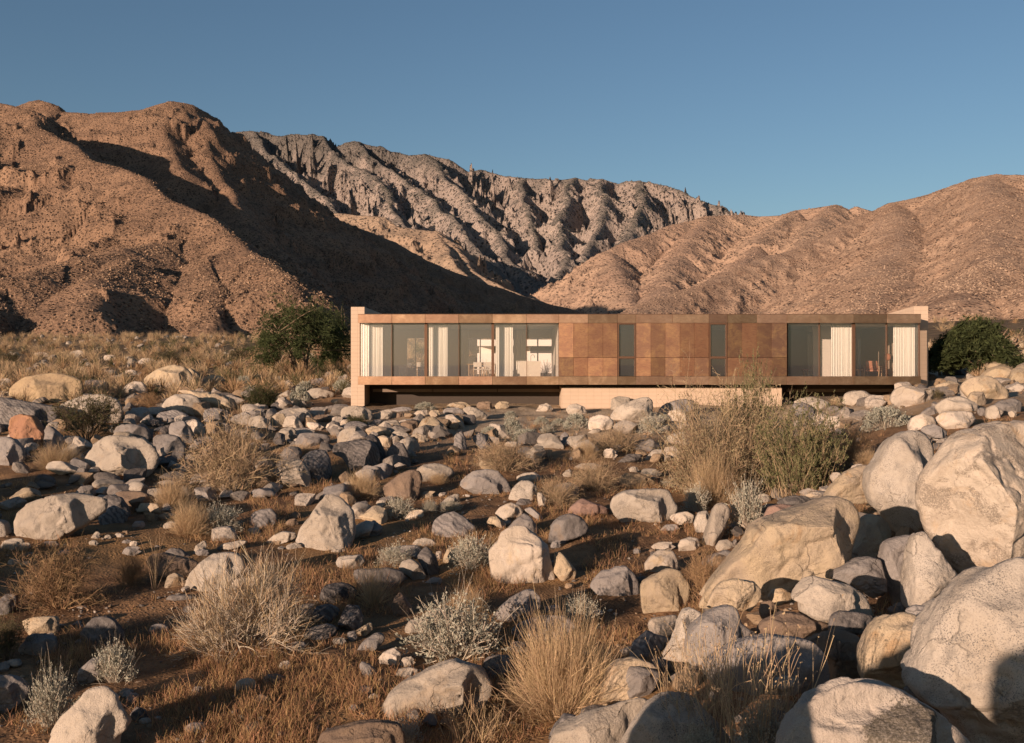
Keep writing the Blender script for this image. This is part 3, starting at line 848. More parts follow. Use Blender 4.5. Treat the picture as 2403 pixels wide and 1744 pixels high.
# tile; rock kind; options; outline (or ellipse: e cx cy rx ry); what it looks like
ROCKS = """
A;o;s;60,400 80,350 180,280 340,255 460,260 545,280 585,330 580,400 530,440 400,468 240,468 110,440;large golden boulder with dark hollows along its top
A;k;;-60,440 60,435 200,460 330,480 420,500 400,600 250,640 60,660 -60,640;broad grey boulder with white veins, low in front of the golden boulder
A;r;n;60,640 75,570 150,545 240,555 275,620 330,680 320,770 290,795 180,760 80,700;rust red boulder leaning on the white-veined grey boulder
A;g;;-80,720 40,700 110,730 170,800 180,860 100,890 -80,910;smooth shaded boulder below the rust red boulder, cut by the picture edge
A;g;;310,660 340,620 420,690 460,750 420,790 320,790;shaded stone tucked behind the rust red boulder's far side
A;p;;595,880 605,830 660,760 730,705 820,690 900,700 1000,710 1080,760 1125,840 1110,900 1040,945 900,975 740,980 650,950;big pale boulder with dark cracks standing alone on dark gravel
A;g;;795,690 800,640 850,612 960,620 1030,640 1060,710 1020,760 880,740;flat-topped grey boulder right behind the big cracked pale boulder
A;g;;1075,720 1100,690 1180,685 1260,710 1310,780 1300,830 1200,860 1090,820;shaded boulder with a sunlit cap beside the big cracked pale boulder
A;g;;1190,640 1210,605 1290,590 1340,650 1370,720 1340,760 1250,740 1195,690;angular grey block behind the sunlit-capped boulder
A;w;;1335,610 1370,580 1420,620 1440,680 1420,715 1360,660;narrow pale slab tilted against the tall tan twig bush
A;g;;1320,800 1350,755 1420,735 1450,770 1400,820;small shaded rock at the lower edge of the tall tan twig bush
A;p;;1135,500 1160,450 1230,410 1340,400 1400,430 1430,490 1440,540 1370,560 1260,540 1150,530;pale gable-shaped boulder in the middle of the bush-lined rock field
A;t;;1215,400 1260,375 1340,375 1420,385 1540,400 1640,440 1670,490 1600,520 1480,500 1400,430;long low brownish boulder behind the pale gable-shaped boulder
A;k;;1100,570 1130,525 1220,515 1320,545 1370,590 1290,605 1170,600;dark smooth flat boulder under the pale gable-shaped boulder
A;k;;1425,560 1440,510 1500,500 1580,515 1620,560 1590,595 1500,605 1440,590;dark banded round boulder beside the pale gable-shaped boulder
A;t;s;1005,320 1040,275 1130,220 1220,200 1300,215 1360,280 1390,340 1350,370 1270,365 1180,345 1110,385 1040,365;domed tan boulder with a cracked crown at the edge of the scrub
A;t;;1300,235 1340,220 1400,260 1420,300 1390,330 1340,280;smaller tan boulder peeping out behind the domed tan boulder
A;w;;850,385 880,350 940,312 1000,320 1055,385 1000,400 880,400;white wedge-shaped rock just in front of the domed tan boulder
A;t;;1385,345 1420,300 1480,270 1560,280 1600,330 1560,355 1440,358;tan boulder with a deep shaded flank beside the domed tan boulder
A;d;;590,310 650,302 740,310 765,350 740,375 600,380;dark flat-topped rock next to the golden boulder
A;p;;390,520 440,470 560,420 700,400 820,440 870,520 840,600 600,620 440,600;mottled pale boulder seen through the dark creosote bush
A;p;;870,570 880,530 930,515 970,530 975,570 900,580;small pale round rock at the edge of the dark creosote bush
A;w;;e 1020 550 40 22;small white stone beside the dark creosote bush
A;t;;900,600 920,570 980,560 990,590 950,612;small tan rock behind the flat-topped grey boulder
A;d;;e 1090 610 70 30;dark low rock in the gap behind the flat-topped grey boulder
A;d;;1130,640 1190,620 1200,690 1110,700;dark square block between the flat-topped and the angular grey boulders
A;p;;118,1290 130,1240 200,1180 330,1130 480,1105 600,1105 700,1125 770,1150 750,1230 640,1300 480,1370 330,1410 200,1425 140,1400 120,1350;long loaf-shaped pale boulder, greyer on top, on the shaded gravel
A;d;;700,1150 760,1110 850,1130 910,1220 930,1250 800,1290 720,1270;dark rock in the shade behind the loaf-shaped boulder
A;b;;800,1105 860,1085 1000,1090 1080,1130 1090,1200 1000,1240 930,1240 870,1150;brown angular rock between loaf-shaped boulder and straw clump
A;w;;e 30 335 55 42;white rounded rock at the picture edge behind the golden boulder
A;k;;165,275 170,230 210,215 260,255 240,278;grey wedge of rock poking up behind the golden boulder
A;p;;e 15 412 55 30;pale low rock at the picture edge touching the golden boulder
A;g;;e 975 1328 49 32;round grey cobble on gravel between loaf-shaped boulder and straw bush
A;p;;e 1198 1330 48 34;pale cobble touching the front of the two-toned bush
A;w;;460,150 500,105 560,95 610,120 570,150;white rock heap in the far scrub, largest there
A;w;;e 290 128 55 20;low white rock in the far scrub above the golden boulder
A;w;;950,185 990,155 1050,150 1130,180 1080,200;flat white rocks in the far scrub behind the domed boulder
A;w;;e 770 148 50 20;white stone with a dark side in the middle of the far scrub
A;w;;e 640 270 45 13;thin white slab among straw clumps of the far scrub
A;w;;e 815 290 45 18;small white rock between dark flat rock and domed boulder
A;w;;e 920 255 45 22;white stone just behind the white wedge-shaped rock
B;w;;300,135 330,105 380,95 430,125 445,155 380,160 310,155;striped white rock in front of the tree trunks
B;p;;e 310 82 24 16;small pale stone left of the main tree trunk
B;g;;520,105 560,85 620,80 680,115 650,145 540,140;grey boulder behind the silvery shrubs near the end wall
B;g;;665,95 720,70 790,65 820,95 760,112;grey slab close to the end wall below the trees
B;p;;685,150 720,125 800,120 825,150 760,168;pale rock half behind the silvery shrub at the end wall
B;p;;505,185 540,155 600,150 720,190 690,215 560,225;pale low boulder between silvery shrubs and the end wall
B;p;;285,225 330,195 380,165 410,195 400,235 330,248;pale rock left of the round silvery shrub
B;d;;250,275 310,245 390,255 400,300 300,312;dark shaded rock at the foot of the green shrub
B;t;;670,245 700,228 760,228 800,250 740,274;tan rock near the end wall on bare soil
B;g;;95,330 150,295 210,300 230,340 180,362 100,352;grey rock above the tall tan twig bush
B;t;;250,375 290,335 350,330 370,370 330,430 270,425;tan rounded boulder, first of the pile before the end wall
B;p;;350,330 420,298 500,290 545,335 530,372 480,382 400,348;smooth pale boulder lying on the pile before the end wall
B;p;;340,400 370,350 430,345 480,400 500,430 420,432 360,440;cracked pale boulder resting under the smooth pale boulder
B;p;;290,490 330,440 400,425 440,450 430,510 330,522;pale rock beside the tall tan twig bush's right edge
B;p;;100,420 110,360 180,345 250,380 280,430 200,445;mottled boulder showing through the top of the tall twig bush
B;w;;505,410 520,390 580,395 635,425 625,450 560,447;white box-shaped rock in the pile before the end wall
B;w;;645,430 660,400 720,390 750,405 740,445 680,462;white block with square face next to the box-shaped rock
B;w;;745,410 760,375 820,375 830,420 770,432;pale stone partly hidden by the low green plant
B;p;;745,330 760,290 830,275 910,285 970,310 985,360 940,387 850,372 760,362;pale split boulder against the foot of the end wall
B;b;;e 620 365 62 30;brown rock on the pile before the end wall
B;g;;430,530 460,470 560,465 660,480 690,520 640,560 500,572 440,560;flat grey slab on the pile, top in shade
B;p;;725,500 745,460 800,430 860,415 910,450 900,490 800,522 730,542;pale grey boulder leaning over the dark craggy boulder
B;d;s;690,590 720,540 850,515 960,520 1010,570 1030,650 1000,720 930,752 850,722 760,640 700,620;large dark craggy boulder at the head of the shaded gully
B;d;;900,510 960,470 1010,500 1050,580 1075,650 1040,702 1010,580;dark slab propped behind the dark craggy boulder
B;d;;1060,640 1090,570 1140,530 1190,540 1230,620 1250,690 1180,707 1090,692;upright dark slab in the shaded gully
B;k;;470,650 520,600 590,580 640,590 670,640 690,750 620,797 560,792 530,700;dark boulder in shade behind the mottled boulder by the twig bush
B;p;;320,740 350,680 410,650 480,660 520,710 550,790 530,832 400,852 340,802;mottled pale boulder in front of the tall tan twig bush
B;t;;920,440 990,415 1070,430 1120,465 1060,492 960,490;brownish low boulder in the pile under the glazed end
B;t;;1000,500 1050,485 1110,510 1100,570 1050,562;tan block just behind the upright dark slab
B;p;;1100,470 1150,450 1220,470 1250,500 1180,512;pale flat rock above the shaded gully
B;t;;1240,490 1280,465 1360,490 1380,530 1310,532 1250,522;tan rock with shaded end on the gully's upper edge
B;p;;1015,420 1060,385 1140,375 1180,410 1190,440 1100,442;pale lopsided rock in the pile under the glazed end
B;g;;950,402 990,375 1060,375 1010,412;small grey slab beside the pale split boulder
B;t;;1300,420 1330,370 1400,350 1470,400 1510,440 1470,472 1380,482 1310,462;rounded tan boulder with straw at its foot, under the living room
B;b;;1170,400 1230,375 1300,390 1290,470 1200,462;brown soil-stained rock left of the rounded tan boulder
B;p;;995,360 1030,315 1100,300 1120,330 1080,372;pale boulder at the mouth of the dark undercroft
B;g;;1090,300 1180,285 1260,290 1250,312 1120,317;flat grey slab at the shadow line of the undercroft
B;b;;e 1165 345 32 22;small brown stone among the undercroft rocks
B;p;;1260,340 1290,310 1360,305 1370,335 1300,362;pale rock below the silvery plant at the undercroft
B;t;;1370,330 1390,305 1440,310 1455,340 1400,357;tan cobble wedged between pale rocks at the undercroft
B;t;;1480,290 1520,260 1600,248 1670,265 1660,290 1560,297;wide flat tan boulder on the slope under the living room
B;b;;1700,270 1730,248 1800,245 1835,275 1810,302 1730,297;round brown boulder on the bare slope under the house
B;t;;1835,275 1870,245 1930,250 1945,275 1900,302 1850,302;tan boulder with black shadow beside the round brown boulder
B;g;;1465,310 1500,290 1580,290 1640,330 1560,342 1480,332;grey slab below the wide flat tan boulder
B;p;;1600,300 1650,275 1720,300 1790,345 1780,377 1700,372 1640,332;long pale boulder sloping down below the round brown boulder
B;w;;1480,345 1540,335 1610,390 1640,440 1560,412 1490,372;pale leaning slab right of the rounded tan boulder
B;w;;2125,310 2150,270 2200,258 2240,280 2250,312 2180,320;white round boulder on bare soil near the plinth's end
B;k;;1545,560 1560,490 1600,450 1630,500 1640,570 1580,592;upright mottled stone at the end of the shaded gully
B;t;;1700,490 1730,460 1770,490 1780,540 1740,552;tan upright stone beside the silvery shrubs above the gully
B;p;;1280,730 1340,690 1440,685 1540,720 1560,760 1480,782 1400,802 1340,817 1310,782;pale boulder with shaded front behind the dark grey egg-shaped boulder
B;b;s;1045,860 1090,810 1180,750 1250,728 1310,740 1330,800 1300,900 1220,942 1100,932;dark brownish egg-shaped boulder in the middle of the field
B;g;s;1590,840 1610,790 1680,740 1770,720 1860,740 1930,810 1960,870 1900,902 1780,902 1680,872;broad lilac-grey dome of rock rising from golden grass
B;q;;1930,920 1960,860 2020,800 2080,800 2140,850 2120,930 2060,942;speckled grey boulder to the right of the lilac-grey dome
B;p;;2130,900 2150,870 2200,940 2200,990 2150,982;small pale slab leaning on the speckled grey boulder
B;p;;1985,780 2040,750 2120,745 2180,790 2120,812 2010,812;flat pale rock behind the speckled grey boulder
B;t;;1725,690 1740,660 1800,650 1880,690 1890,722 1760,722;tan rock half hidden by twigs above the lilac-grey dome
B;q;f;435,1200 470,1140 530,1060 600,960 640,900 690,890 750,910 800,960 840,1020 850,1090 850,1180 800,1250 700,1277 600,1280 500,1247;tall pyramid-shaped speckled boulder with a small stone on its tip
B;t;;668,885 690,865 730,868 735,890 700,897;small stone balanced on the tip of the speckled pyramid boulder
B;p;;715,870 740,830 800,815 850,840 830,910 760,912;pale boulder behind straw, just right of the pyramid's tip
B;k;;105,1110 120,1040 180,1005 260,1000 310,1050 290,1110 200,1132 120,1132;streaked grey boulder left of the speckled pyramid boulder
B;b;;355,1115 380,1080 430,1070 455,1105 430,1132;brown cobble between streaked boulder and speckled pyramid
B;b;;375,1065 430,1020 470,1040 450,1082;brown pointed stone behind the brown cobble
B;w;;e 135 1162 58 32;smooth white cobble under the streaked grey boulder
B;p;;e 1035 960 40 24;pale cobble behind the spreading silvery bush
B;d;;850,960 940,945 940,1010 870,1022;dark shaded rock right behind the speckled pyramid boulder
B;k;s;1390,1150 1410,1080 1480,1035 1550,1020 1620,1060 1680,1110 1720,1150 1640,1177 1500,1192 1420,1202;grey boulder with fine black and white streaks, tilted in grass
B;w;;1200,1065 1250,1015 1330,1010 1340,1050 1280,1077;low white rock behind the spreading silvery bush's stems
B;w;;1835,1040 1870,990 1950,960 2010,980 2040,1030 2000,1082 1920,1072;whitish striped rock behind the cream pyramid boulder
B;d;;1980,970 2010,930 2080,935 2100,965 2040,982;dark brown rock between speckled grey and whitish striped rocks
B;t;;1770,1110 1800,1060 1850,1055 1920,1110 1900,1137 1830,1112;tan rock half in shade left of the cream pyramid boulder's peak
B;g;;1905,1160 1970,1090 2040,1030 2090,1060 2140,1130 2150,1190;grey peaked rock directly behind the cream pyramid boulder
B;g;;2040,1010 2090,990 2160,1040 2190,1082 2120,1062;narrow grey rock behind the grey peaked rock
B;p;;1430,970 1500,920 1580,890 1590,930 1480,967;flat grey-white slab lying in grass before the lilac-grey dome
B;t;;1280,930 1340,880 1420,880 1380,932;tan slab beside the dark egg-shaped boulder
F;w;f;1795,140 1850,80 1880,20 1960,-30 2050,-30 2100,20 2160,60 2210,120 2240,220 2270,300 2290,352 2150,372 1980,352 1850,332 1815,292;bright cream pyramid boulder with straight diagonal cracks
C;p;;690,245 710,210 760,200 820,225 845,260 800,277 720,275;rounded pale boulder at the corner of the block plinth
C;p;;1005,245 1010,170 1060,148 1140,160 1150,200 1080,242;back hump of the two pale boulders against the plinth
C;p;s;1000,300 1040,230 1150,180 1230,155 1290,165 1305,230 1280,300 1180,327;front, bigger hump of the two pale boulders against the plinth
C;w;;845,350 860,300 920,278 990,290 1028,330 1020,370 930,387 860,380;smooth white egg-shaped boulder downhill of the plinth
C;p;;830,412 880,380 950,375 900,418;low pale rock at the foot of the white egg-shaped boulder
C;w;;1085,385 1100,360 1160,340 1195,355 1195,395 1110,402;white split rock with dark crack right of the white egg boulder
C;g;s;1340,260 1370,215 1440,185 1530,165 1600,190 1610,240 1560,260 1420,302 1350,290;grey-topped boulder against the plinth beside the sage bush
C;w;;1400,310 1420,255 1480,240 1550,270 1580,320 1500,342 1410,340;white rounded boulder in front of the grey-topped boulder
C;p;;1410,390 1420,345 1500,335 1580,350 1560,397;pale flat boulder under the white rounded boulder
C;p;;1380,480 1420,420 1500,400 1580,430 1560,500 1450,502;pale boulder at the left edge of the big twiggy sage
C;w;;1380,545 1390,505 1460,500 1520,540 1510,592 1430,602;cracked white rock below the pale boulder at the sage edge
C;w;;950,570 960,520 1020,515 1055,560 1050,592 980,592;white rock with shaded front amid the tan twig clumps
C;p;;1240,590 1300,530 1360,515 1410,560 1420,602 1330,602;pale wedge left of the cracked white rock
C;d;;1050,610 1130,555 1240,560 1200,602 1080,622;dark gnarled rock beneath the tan twig clumps
C;g;;1170,510 1190,460 1240,455 1280,500 1250,532;grey cobble among the tan twig clumps
C;o;;1060,740 1070,700 1130,685 1240,705 1330,750 1340,790 1200,802 1090,792;ochre yellow flat boulder behind the big speckled oblong
C;p;;1210,690 1240,660 1320,660 1365,695 1320,727;pale rock on top of the ochre yellow flat boulder
C;p;;e 1170 665 36 22;small pale stone above the ochre yellow boulder
C;q;s;1000,920 1020,860 1100,815 1250,800 1400,805 1450,870 1490,940 1440,990 1350,1012 1240,1037 1130,1032 1020,972;big oblong boulder covered in fine dark speckles
C;m;;705,972 720,930 800,870 880,900 1000,940 1000,977 900,972 800,1012;reddish flat rock with a white vein next to the speckled oblong
C;g;s;565,1165 580,1060 640,1000 720,978 800,1000 850,1060 845,1112 700,1152 620,1192;rounded grey boulder with shaded lower half behind the cream pyramid
C;w;;1420,1010 1440,980 1540,962 1600,990 1580,1042 1500,1052;smooth whitish boulder at the speckled oblong's right end
C;q;;1590,1050 1620,970 1680,955 1710,1000 1690,1060 1620,1112;speckled boulder between smooth whitish and tall leaning boulders
C;p;;1650,1150 1700,1020 1740,910 1800,895 1850,940 1850,1000 1800,1082 1760,1182 1680,1202;tall leaning pale boulder at the foot of the big sage
C;g;;1345,1095 1390,1055 1460,1050 1500,1075 1420,1102;grey flat stones in grass below the speckled oblong
C;p;;665,700 700,660 740,680 730,722 680,717;pale cobble left of the wide twig clump
C;g;;600,790 640,760 720,755 790,790 780,850 660,862;grey boulder hidden behind a rounded twig clump
C;p;;740,655 790,625 880,620 950,640 920,672 760,672;pale flat boulder above the wide twig clump
C;p;;e 510 497 45 17;small pale stone in reddish grass below the plinth
C;g;;e 490 537 60 26;low grey stone in reddish grass below the plinth
C;g;;e 682 440 36 36;round grey stone near the white egg-shaped boulder
C;p;;e 320 488 60 22;flat pale stone among silvery shrubs above the gully
G;g;;580,110 600,75 640,70 655,105 640,137 590,132;grey cobble in the shade right of the cream pyramid
G;t;;600,290 610,140 650,150 720,230 770,290 740,352 650,322;tan wedge leaning on the shaded side of the cream pyramid
G;g;s;855,400 880,345 940,290 1000,285 1050,255 1110,255 1170,310 1210,380 1200,450 1120,477 980,462 900,430;lilac-grey boulder with notched top beside the round tan boulder
G;t;s;1210,420 1230,360 1320,310 1420,270 1500,290 1560,380 1560,450 1530,540 1400,580 1300,607 1230,540;big round tan boulder beside the dark twig bush
G;w;;1240,250 1280,190 1350,140 1440,145 1500,220 1490,270 1400,282 1330,312 1260,300;white lumpy rock on top of the round tan boulder
G;w;;1285,112 1340,85 1440,85 1465,125 1400,142 1320,137;white flat stone above the white lumpy rock
G;p;;1480,110 1500,70 1570,50 1620,60 1640,110 1560,142 1490,152;pale log-shaped rock beside the white flat stone
G;p;;1740,125 1770,75 1830,65 1875,100 1880,140 1780,152;pale round rock left of the great slanting slab
G;g;;1640,222 1700,180 1820,140 1890,170 1880,230 1760,242 1680,252;grey flat rock under the pale round rock by the slanting slab
G;b;;1890,145 1910,90 1980,60 2000,70 1960,142 1900,182;brown round rock touching the top of the slanting slab's left side
G;g;;e 1190 150 32 24;small grey stone in golden grass left of the white flat stone
G;b;;e 1300 148 26 16;small brown stone under the white flat stone
G;g;f;190,590 220,550 300,480 400,425 460,425 510,470 520,540 400,602 300,652 220,632;grey wedge-shaped rock behind the large silvery bush
G;g;;530,580 560,540 630,525 650,570 560,602;small mottled stone behind the fan-shaped silvery plant
G;k;s;300,720 360,660 470,610 600,600 720,620 780,680 720,722 560,772 400,762;dark purple mottled boulder in dappled shade
G;g;;290,830 310,790 380,785 440,840 400,862 320,862;grey stone in the shade of the large silvery bush
G;d;;90,980 130,900 220,880 330,900 370,950 340,1022 180,1042;dark rock in deep shade right of the rugged cracked boulder
G;w;;1265,670 1290,625 1380,605 1470,600 1480,680 1450,757 1340,752 1280,712;smooth white loaf of rock under the round tan boulder
G;k;;1130,890 1160,800 1260,710 1340,740 1440,770 1430,800 1320,852 1180,902;dark streaked slab below the smooth white loaf
G;q;d11.6;1365,900 1410,850 1460,720 1480,630 1520,560 1580,545 1650,590 1620,680 1590,760 1570,850 1550,935 1440,925;upright tan speckled rock beside the smooth white loaf
G;g;d11.0s;1530,800 1560,700 1640,620 1760,545 1860,535 1900,570 1920,650 2000,720 1950,760 1850,790 1700,862 1650,922 1580,952 1540,900;grey boulder, front in shade and top sunlit, right of the speckled upright
G;t;s;860,1200 940,1080 1000,960 1060,920 1180,905 1280,930 1350,980 1340,1080 1260,1160 1100,1180 1000,1252 900,1262;tan boulder behind the large straw clump
G;g;;1100,1080 1130,960 1280,980 1370,1010 1330,1092 1250,1152 1150,1172;greyish hump growing out of the tan boulder by the straw clump
G;p;d9.6s;560,1540 600,1430 700,1370 850,1290 1000,1230 1200,1175 1280,1200 1260,1302 1100,1482 1000,1640 600,1640;long low boulder with a shadow edge across it, at the picture bottom
G;k;d10.4;560,1480 600,1390 680,1300 760,1310 780,1340 650,1432;dark mottled rock behind the long low boulder
G;q;d8.6s;1060,1560 1150,1390 1260,1240 1400,1170 1600,1180 1700,1300 1800,1400 1900,1620 1080,1660;dark shaded granite boulder behind the tall dry stalks
F;p;;220,80 280,35 350,10 440,20 440,60 340,82 260,92;flat pale slab at the left foot of the speckled pyramid
F;p;;350,145 370,105 430,88 500,115 460,147;pale low rock in front of the flat pale slab
F;p;;670,165 700,115 750,100 790,140 740,167;pale pointed stone under the grey twiggy shoot
F;q;;710,235 730,190 800,180 900,175 930,220 880,262 780,277;pale flat speckled stone lying alone in golden grass
F;p;;1245,105 1280,65 1340,55 1420,75 1420,112 1330,112;oval pale rock above the rock heap near the bunch grass
F;g;s;1070,155 1110,125 1200,110 1290,110 1340,150 1350,195 1250,202 1100,182;grey-brown boulder behind the arching silvery plant
F;p;;1155,275 1180,220 1240,200 1310,240 1360,320 1310,352 1220,312;pale bulging rock at the front of the heap near the bunch grass
F;d;;1290,190 1350,110 1420,190 1450,270 1430,322 1370,292;dark shaded slab at the heap's right side
F;w;;1420,175 1425,150 1460,150 1465,210 1430,202;small white upright stone at the heap's right side
F;t;;1470,215 1500,130 1580,115 1640,160 1600,232;tan rock behind the round silvery bush by the cream pyramid
F;d;;825,305 850,275 960,275 1080,270 1180,290 1230,340 1100,402 900,382;dark pinkish slab behind the spiky bunch grass
F;b;f;1105,545 1130,470 1170,430 1210,480 1270,570 1230,602 1130,592;brown angular stone right of the spiky bunch grass
F;g;;1330,375 1400,330 1480,345 1440,382;grey low stone in shade right of the rock heap
F;d;;600,470 640,390 760,370 850,400 880,460 800,502 700,522 640,512;dark rock striped by twig shadows, behind the big dry bush
F;k;;540,610 580,540 660,520 740,550 740,592 640,642 560,642;round rock striped by twig shadows, right of the big dry bush
F;k;;720,690 760,590 800,520 880,540 910,620 890,692 800,722;upright streaked rock between bunch grass and big dry bush
F;g;;460,745 540,690 650,660 740,690 690,742 560,762;flat grey stone crossed by twig shadows under the big dry bush
F;p;;e 740 776 58 24;small pale stone in front of the upright streaked rock
F;g;;800,765 800,720 850,710 870,760 830,782;grey cube-like stone beside the small pale stone
F;t;f;850,715 920,670 970,645 980,700 900,742;tan triangular stone right of the grey cube-like stone
F;g;;840,862 900,790 1000,725 1060,730 1060,782 960,852;grey slanted slab lying in grass below the bunch grass
F;w;f;1015,900 1050,860 1130,830 1180,870 1170,930 1090,947 1030,932;white faceted rock left of the large silvery bush
F;p;;1160,945 1190,900 1250,890 1280,930 1230,962;pale stone between white faceted rock and silvery bush
F;g;;880,965 900,925 960,950 1010,1010 980,1047 920,1022;grey curved stone in grass left of the rugged cracked boulder
F;p;;1110,1040 1160,980 1230,965 1310,985 1270,1032 1180,1047;pale flat stone behind the rugged cracked boulder's left end
F;w;;1330,605 1370,560 1440,550 1530,610 1480,642 1380,637;white pointed rock at the top left of the large silvery bush
F;p;;1200,695 1230,640 1300,622 1360,640 1380,690 1330,722 1220,717;smooth pale boulder at the left of the large silvery bush
F;p;sx;990,1320 1020,1240 1090,1150 1180,1080 1290,1030 1400,970 1560,920 1650,950 1770,990 1820,1050 1830,1150 1770,1232 1640,1292 1500,1322 1380,1322 1260,1292 1100,1317;large rugged boulder with a deep diagonal cleft and an orange fleck
F;b;d12.0s;580,1540 610,1430 720,1400 850,1370 1000,1355 1150,1370 1200,1430 1180,1600 580,1600;brownish boulder in half shade at the picture bottom below the rugged boulder
F;w;;e 985 1176 36 22;small white stone in grass left of the rugged cracked boulder
F;g;;e 850 1256 42 27;small grey stone in grass near the rugged cracked boulder
F;p;;0,1110 30,1060 90,1040 150,1060 160,1112 90,1142 20,1137;round pale stone in the grass below the big dry bush
F;g;;200,1055 230,1020 310,1015 370,1040 290,1087 220,1080;grey stone half in shade beside the round pale stone
F;b;;120,1225 140,1180 190,1155 250,1180 240,1232 160,1252;brown stone in shade below the round pale stone
F;p;;290,985 330,930 380,920 410,960 370,987;pale pointed stone under the big dry bush's right side
F;g;;e 450 812 66 24;low stone in twig shadow under the big dry bush
E;q;s;1300,380 1340,300 1420,220 1500,170 1620,155 1690,175 1730,240 1720,290 1650,340 1580,390 1460,422 1380,432;pale speckled egg-shaped boulder with a long shadow behind it
E;b;;1030,230 1060,175 1150,160 1260,190 1400,230 1380,290 1320,342 1200,312 1100,302;brown flat boulder behind the thin dry shoots
E;t;;1150,412 1180,320 1230,300 1300,340 1300,390 1200,417;tan slab between thin dry shoots and speckled egg boulder
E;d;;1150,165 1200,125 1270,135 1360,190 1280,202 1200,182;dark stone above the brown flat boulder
E;p;;1350,165 1380,110 1440,70 1460,110 1400,167;pale narrow stone above the speckled egg boulder
E;g;;e 1425 158 52 22;grey low stone beside the pale narrow stone
E;p;;1540,125 1570,95 1680,75 1760,80 1700,112 1600,137;long flat pale stone in grass above the speckled egg boulder
E;t;;1480,65 1510,20 1570,10 1600,40 1530,67;tan stone behind the long flat pale stone
E;p;;1610,400 1650,350 1740,335 1830,370 1810,412 1640,414;pale stone sunk in straw right of the speckled egg boulder
E;p;;0,115 30,75 100,58 165,62 170,110 140,142 40,142;pale rounded rock at the picture edge under the loaf-shaped boulder
E;p;;100,135 150,90 200,90 222,115 180,142;second pale rock just right of the edge rock under the loaf boulder
E;g;;e 350 96 64 22;grey stone on the stony bank, upper one
E;g;;e 195 180 56 26;grey stone on the stony bank below the pale edge rocks
E;g;f;400,175 420,145 480,140 510,175 450,187;angular grey stone on the stony bank
E;p;;e 98 226 50 24;pale stone at the low end of the stony bank
E;t;;e 176 242 46 20;tan stone at the low end of the stony bank
E;p;;640,55 670,10 700,15 705,55 660,67;pale upright cobble beside the bare curved branch
E;p;;e 757 50 27 20;pale little cobble right of the bare curved branch
E;p;;e 838 40 38 22;oval pale cobble above the tan round bush
E;p;;e 660 92 36 20;flat pale cobble below the upright cobble
E;w;;e 940 96 31 21;white little cobble near the thin dry shoots
E;g;;e 893 84 40 18;grey flat cobble near the thin dry shoots
E;g;;850,168 890,120 980,115 1000,150 920,182;grey stone at the top of the thin dry shoots
E;d;;560,740 590,690 650,620 730,600 800,630 860,720 860,802 740,822 620,822;dark peaked rock in deep shade below the tan round bush
E;g;;130,840 200,740 290,725 380,740 410,810 380,872 280,892 180,882;shaded grey boulder in front of the cracked tan rock
E;t;f;150,645 190,620 300,610 400,610 420,670 390,727 260,742 210,722;tan block with a vertical crack under the tan round bush
E;d;;-30,520 40,450 110,450 120,520 60,592 -30,602;dark rock at the picture edge left of the tan round bush
E;p;;e 398 710 23 21;small pale stone at the corner of the cracked tan block
E;k;;1040,715 1070,670 1140,660 1195,690 1160,732 1070,752;grey striped oval stone on the slope below the speckled egg
E;d;;1165,495 1190,460 1300,455 1380,470 1300,502 1200,512;flat dark stone in grass under the speckled egg boulder
E;w;;e 1245 492 37 20;white stone on the flat dark stone
E;g;;550,1050 560,980 640,910 740,890 810,930 740,1002 640,1062 570,1087;shaded slab behind the sparse stalky shrub
E;g;;-60,1040 40,1020 130,1050 210,1120 190,1182 100,1232 -60,1282;shaded boulder at the picture edge, lower left
E;p;s;340,1500 380,1400 440,1300 520,1220 610,1120 700,1095 760,1095 820,1150 860,1240 910,1332 900,1402 830,1472 750,1600 330,1620;large smooth cream boulder at the bottom beside the white-stemmed shrub
E;g;;830,1155 870,1110 940,1130 930,1182 860,1192;grey stone behind the large smooth cream boulder
E;d;;910,1305 960,1240 1020,1270 1050,1332 980,1362 920,1352;dark stone in shade right of the large smooth cream boulder
E;p;;e 1020 1342 47 24;pale broken stone right of the dark stone by the cream boulder
E;g;;1340,1145 1370,1100 1430,1105 1420,1142 1360,1162;grey stone in shade near the fallen twigs
E;g;;e 1500 1192 23 27;small round grey stone below the fallen twigs
E;k;;1290,1395 1340,1360 1420,1355 1460,1387 1390,1422 1320,1417;striped pale stone in gravel near the picture bottom
E;g;;e 1325 560 42 27;grey stone at the left edge of the big dry bush
E;g;;e 570 547 42 16;low grey stone behind the dark peaked rock
E;g;;e 1400 1267 26 17;pebble-like grey stone in the gravel patch
D;p;;985,490 1010,430 1060,410 1160,412 1200,445 1215,490 1150,507 1060,502;trapezoid pale boulder in front of the house's far underside
D;w;s;1325,480 1350,410 1410,378 1480,378 1560,395 1640,390 1640,470 1580,492 1500,512 1390,507;white veined boulder split in two near the far end wall
D;p;;640,500 680,465 760,450 850,470 910,510 915,580 840,592 740,562;pale boulder right above the green sage bush
D;k;;620,560 650,500 720,490 790,540 830,602 760,622;dark striped boulder poking out of the green sage bush
D;g;;520,485 560,460 620,465 635,502 540,512;grey boulder top behind the sage bush at the plinth end
D;p;;820,482 850,455 900,455 920,482;small pale rock behind the yucca
D;t;;900,475 950,455 980,470 960,497;small tan rock behind the yucca's tips
D;w;;865,630 890,590 950,590 1005,650 1000,677 920,672;white rock with dark end beside the green sage bush
D;g;;925,705 960,675 1040,680 1010,722;grey stone under the white rock beside the sage bush
D;t;;1645,375 1740,340 1820,360 1820,390 1720,402 1650,390;long tan rock by the far end wall's foot
D;t;s;1820,390 1870,330 1940,305 2040,310 2110,360 2170,410 2160,450 2060,472 1900,452;large smooth tan boulder uphill near the dark green tree
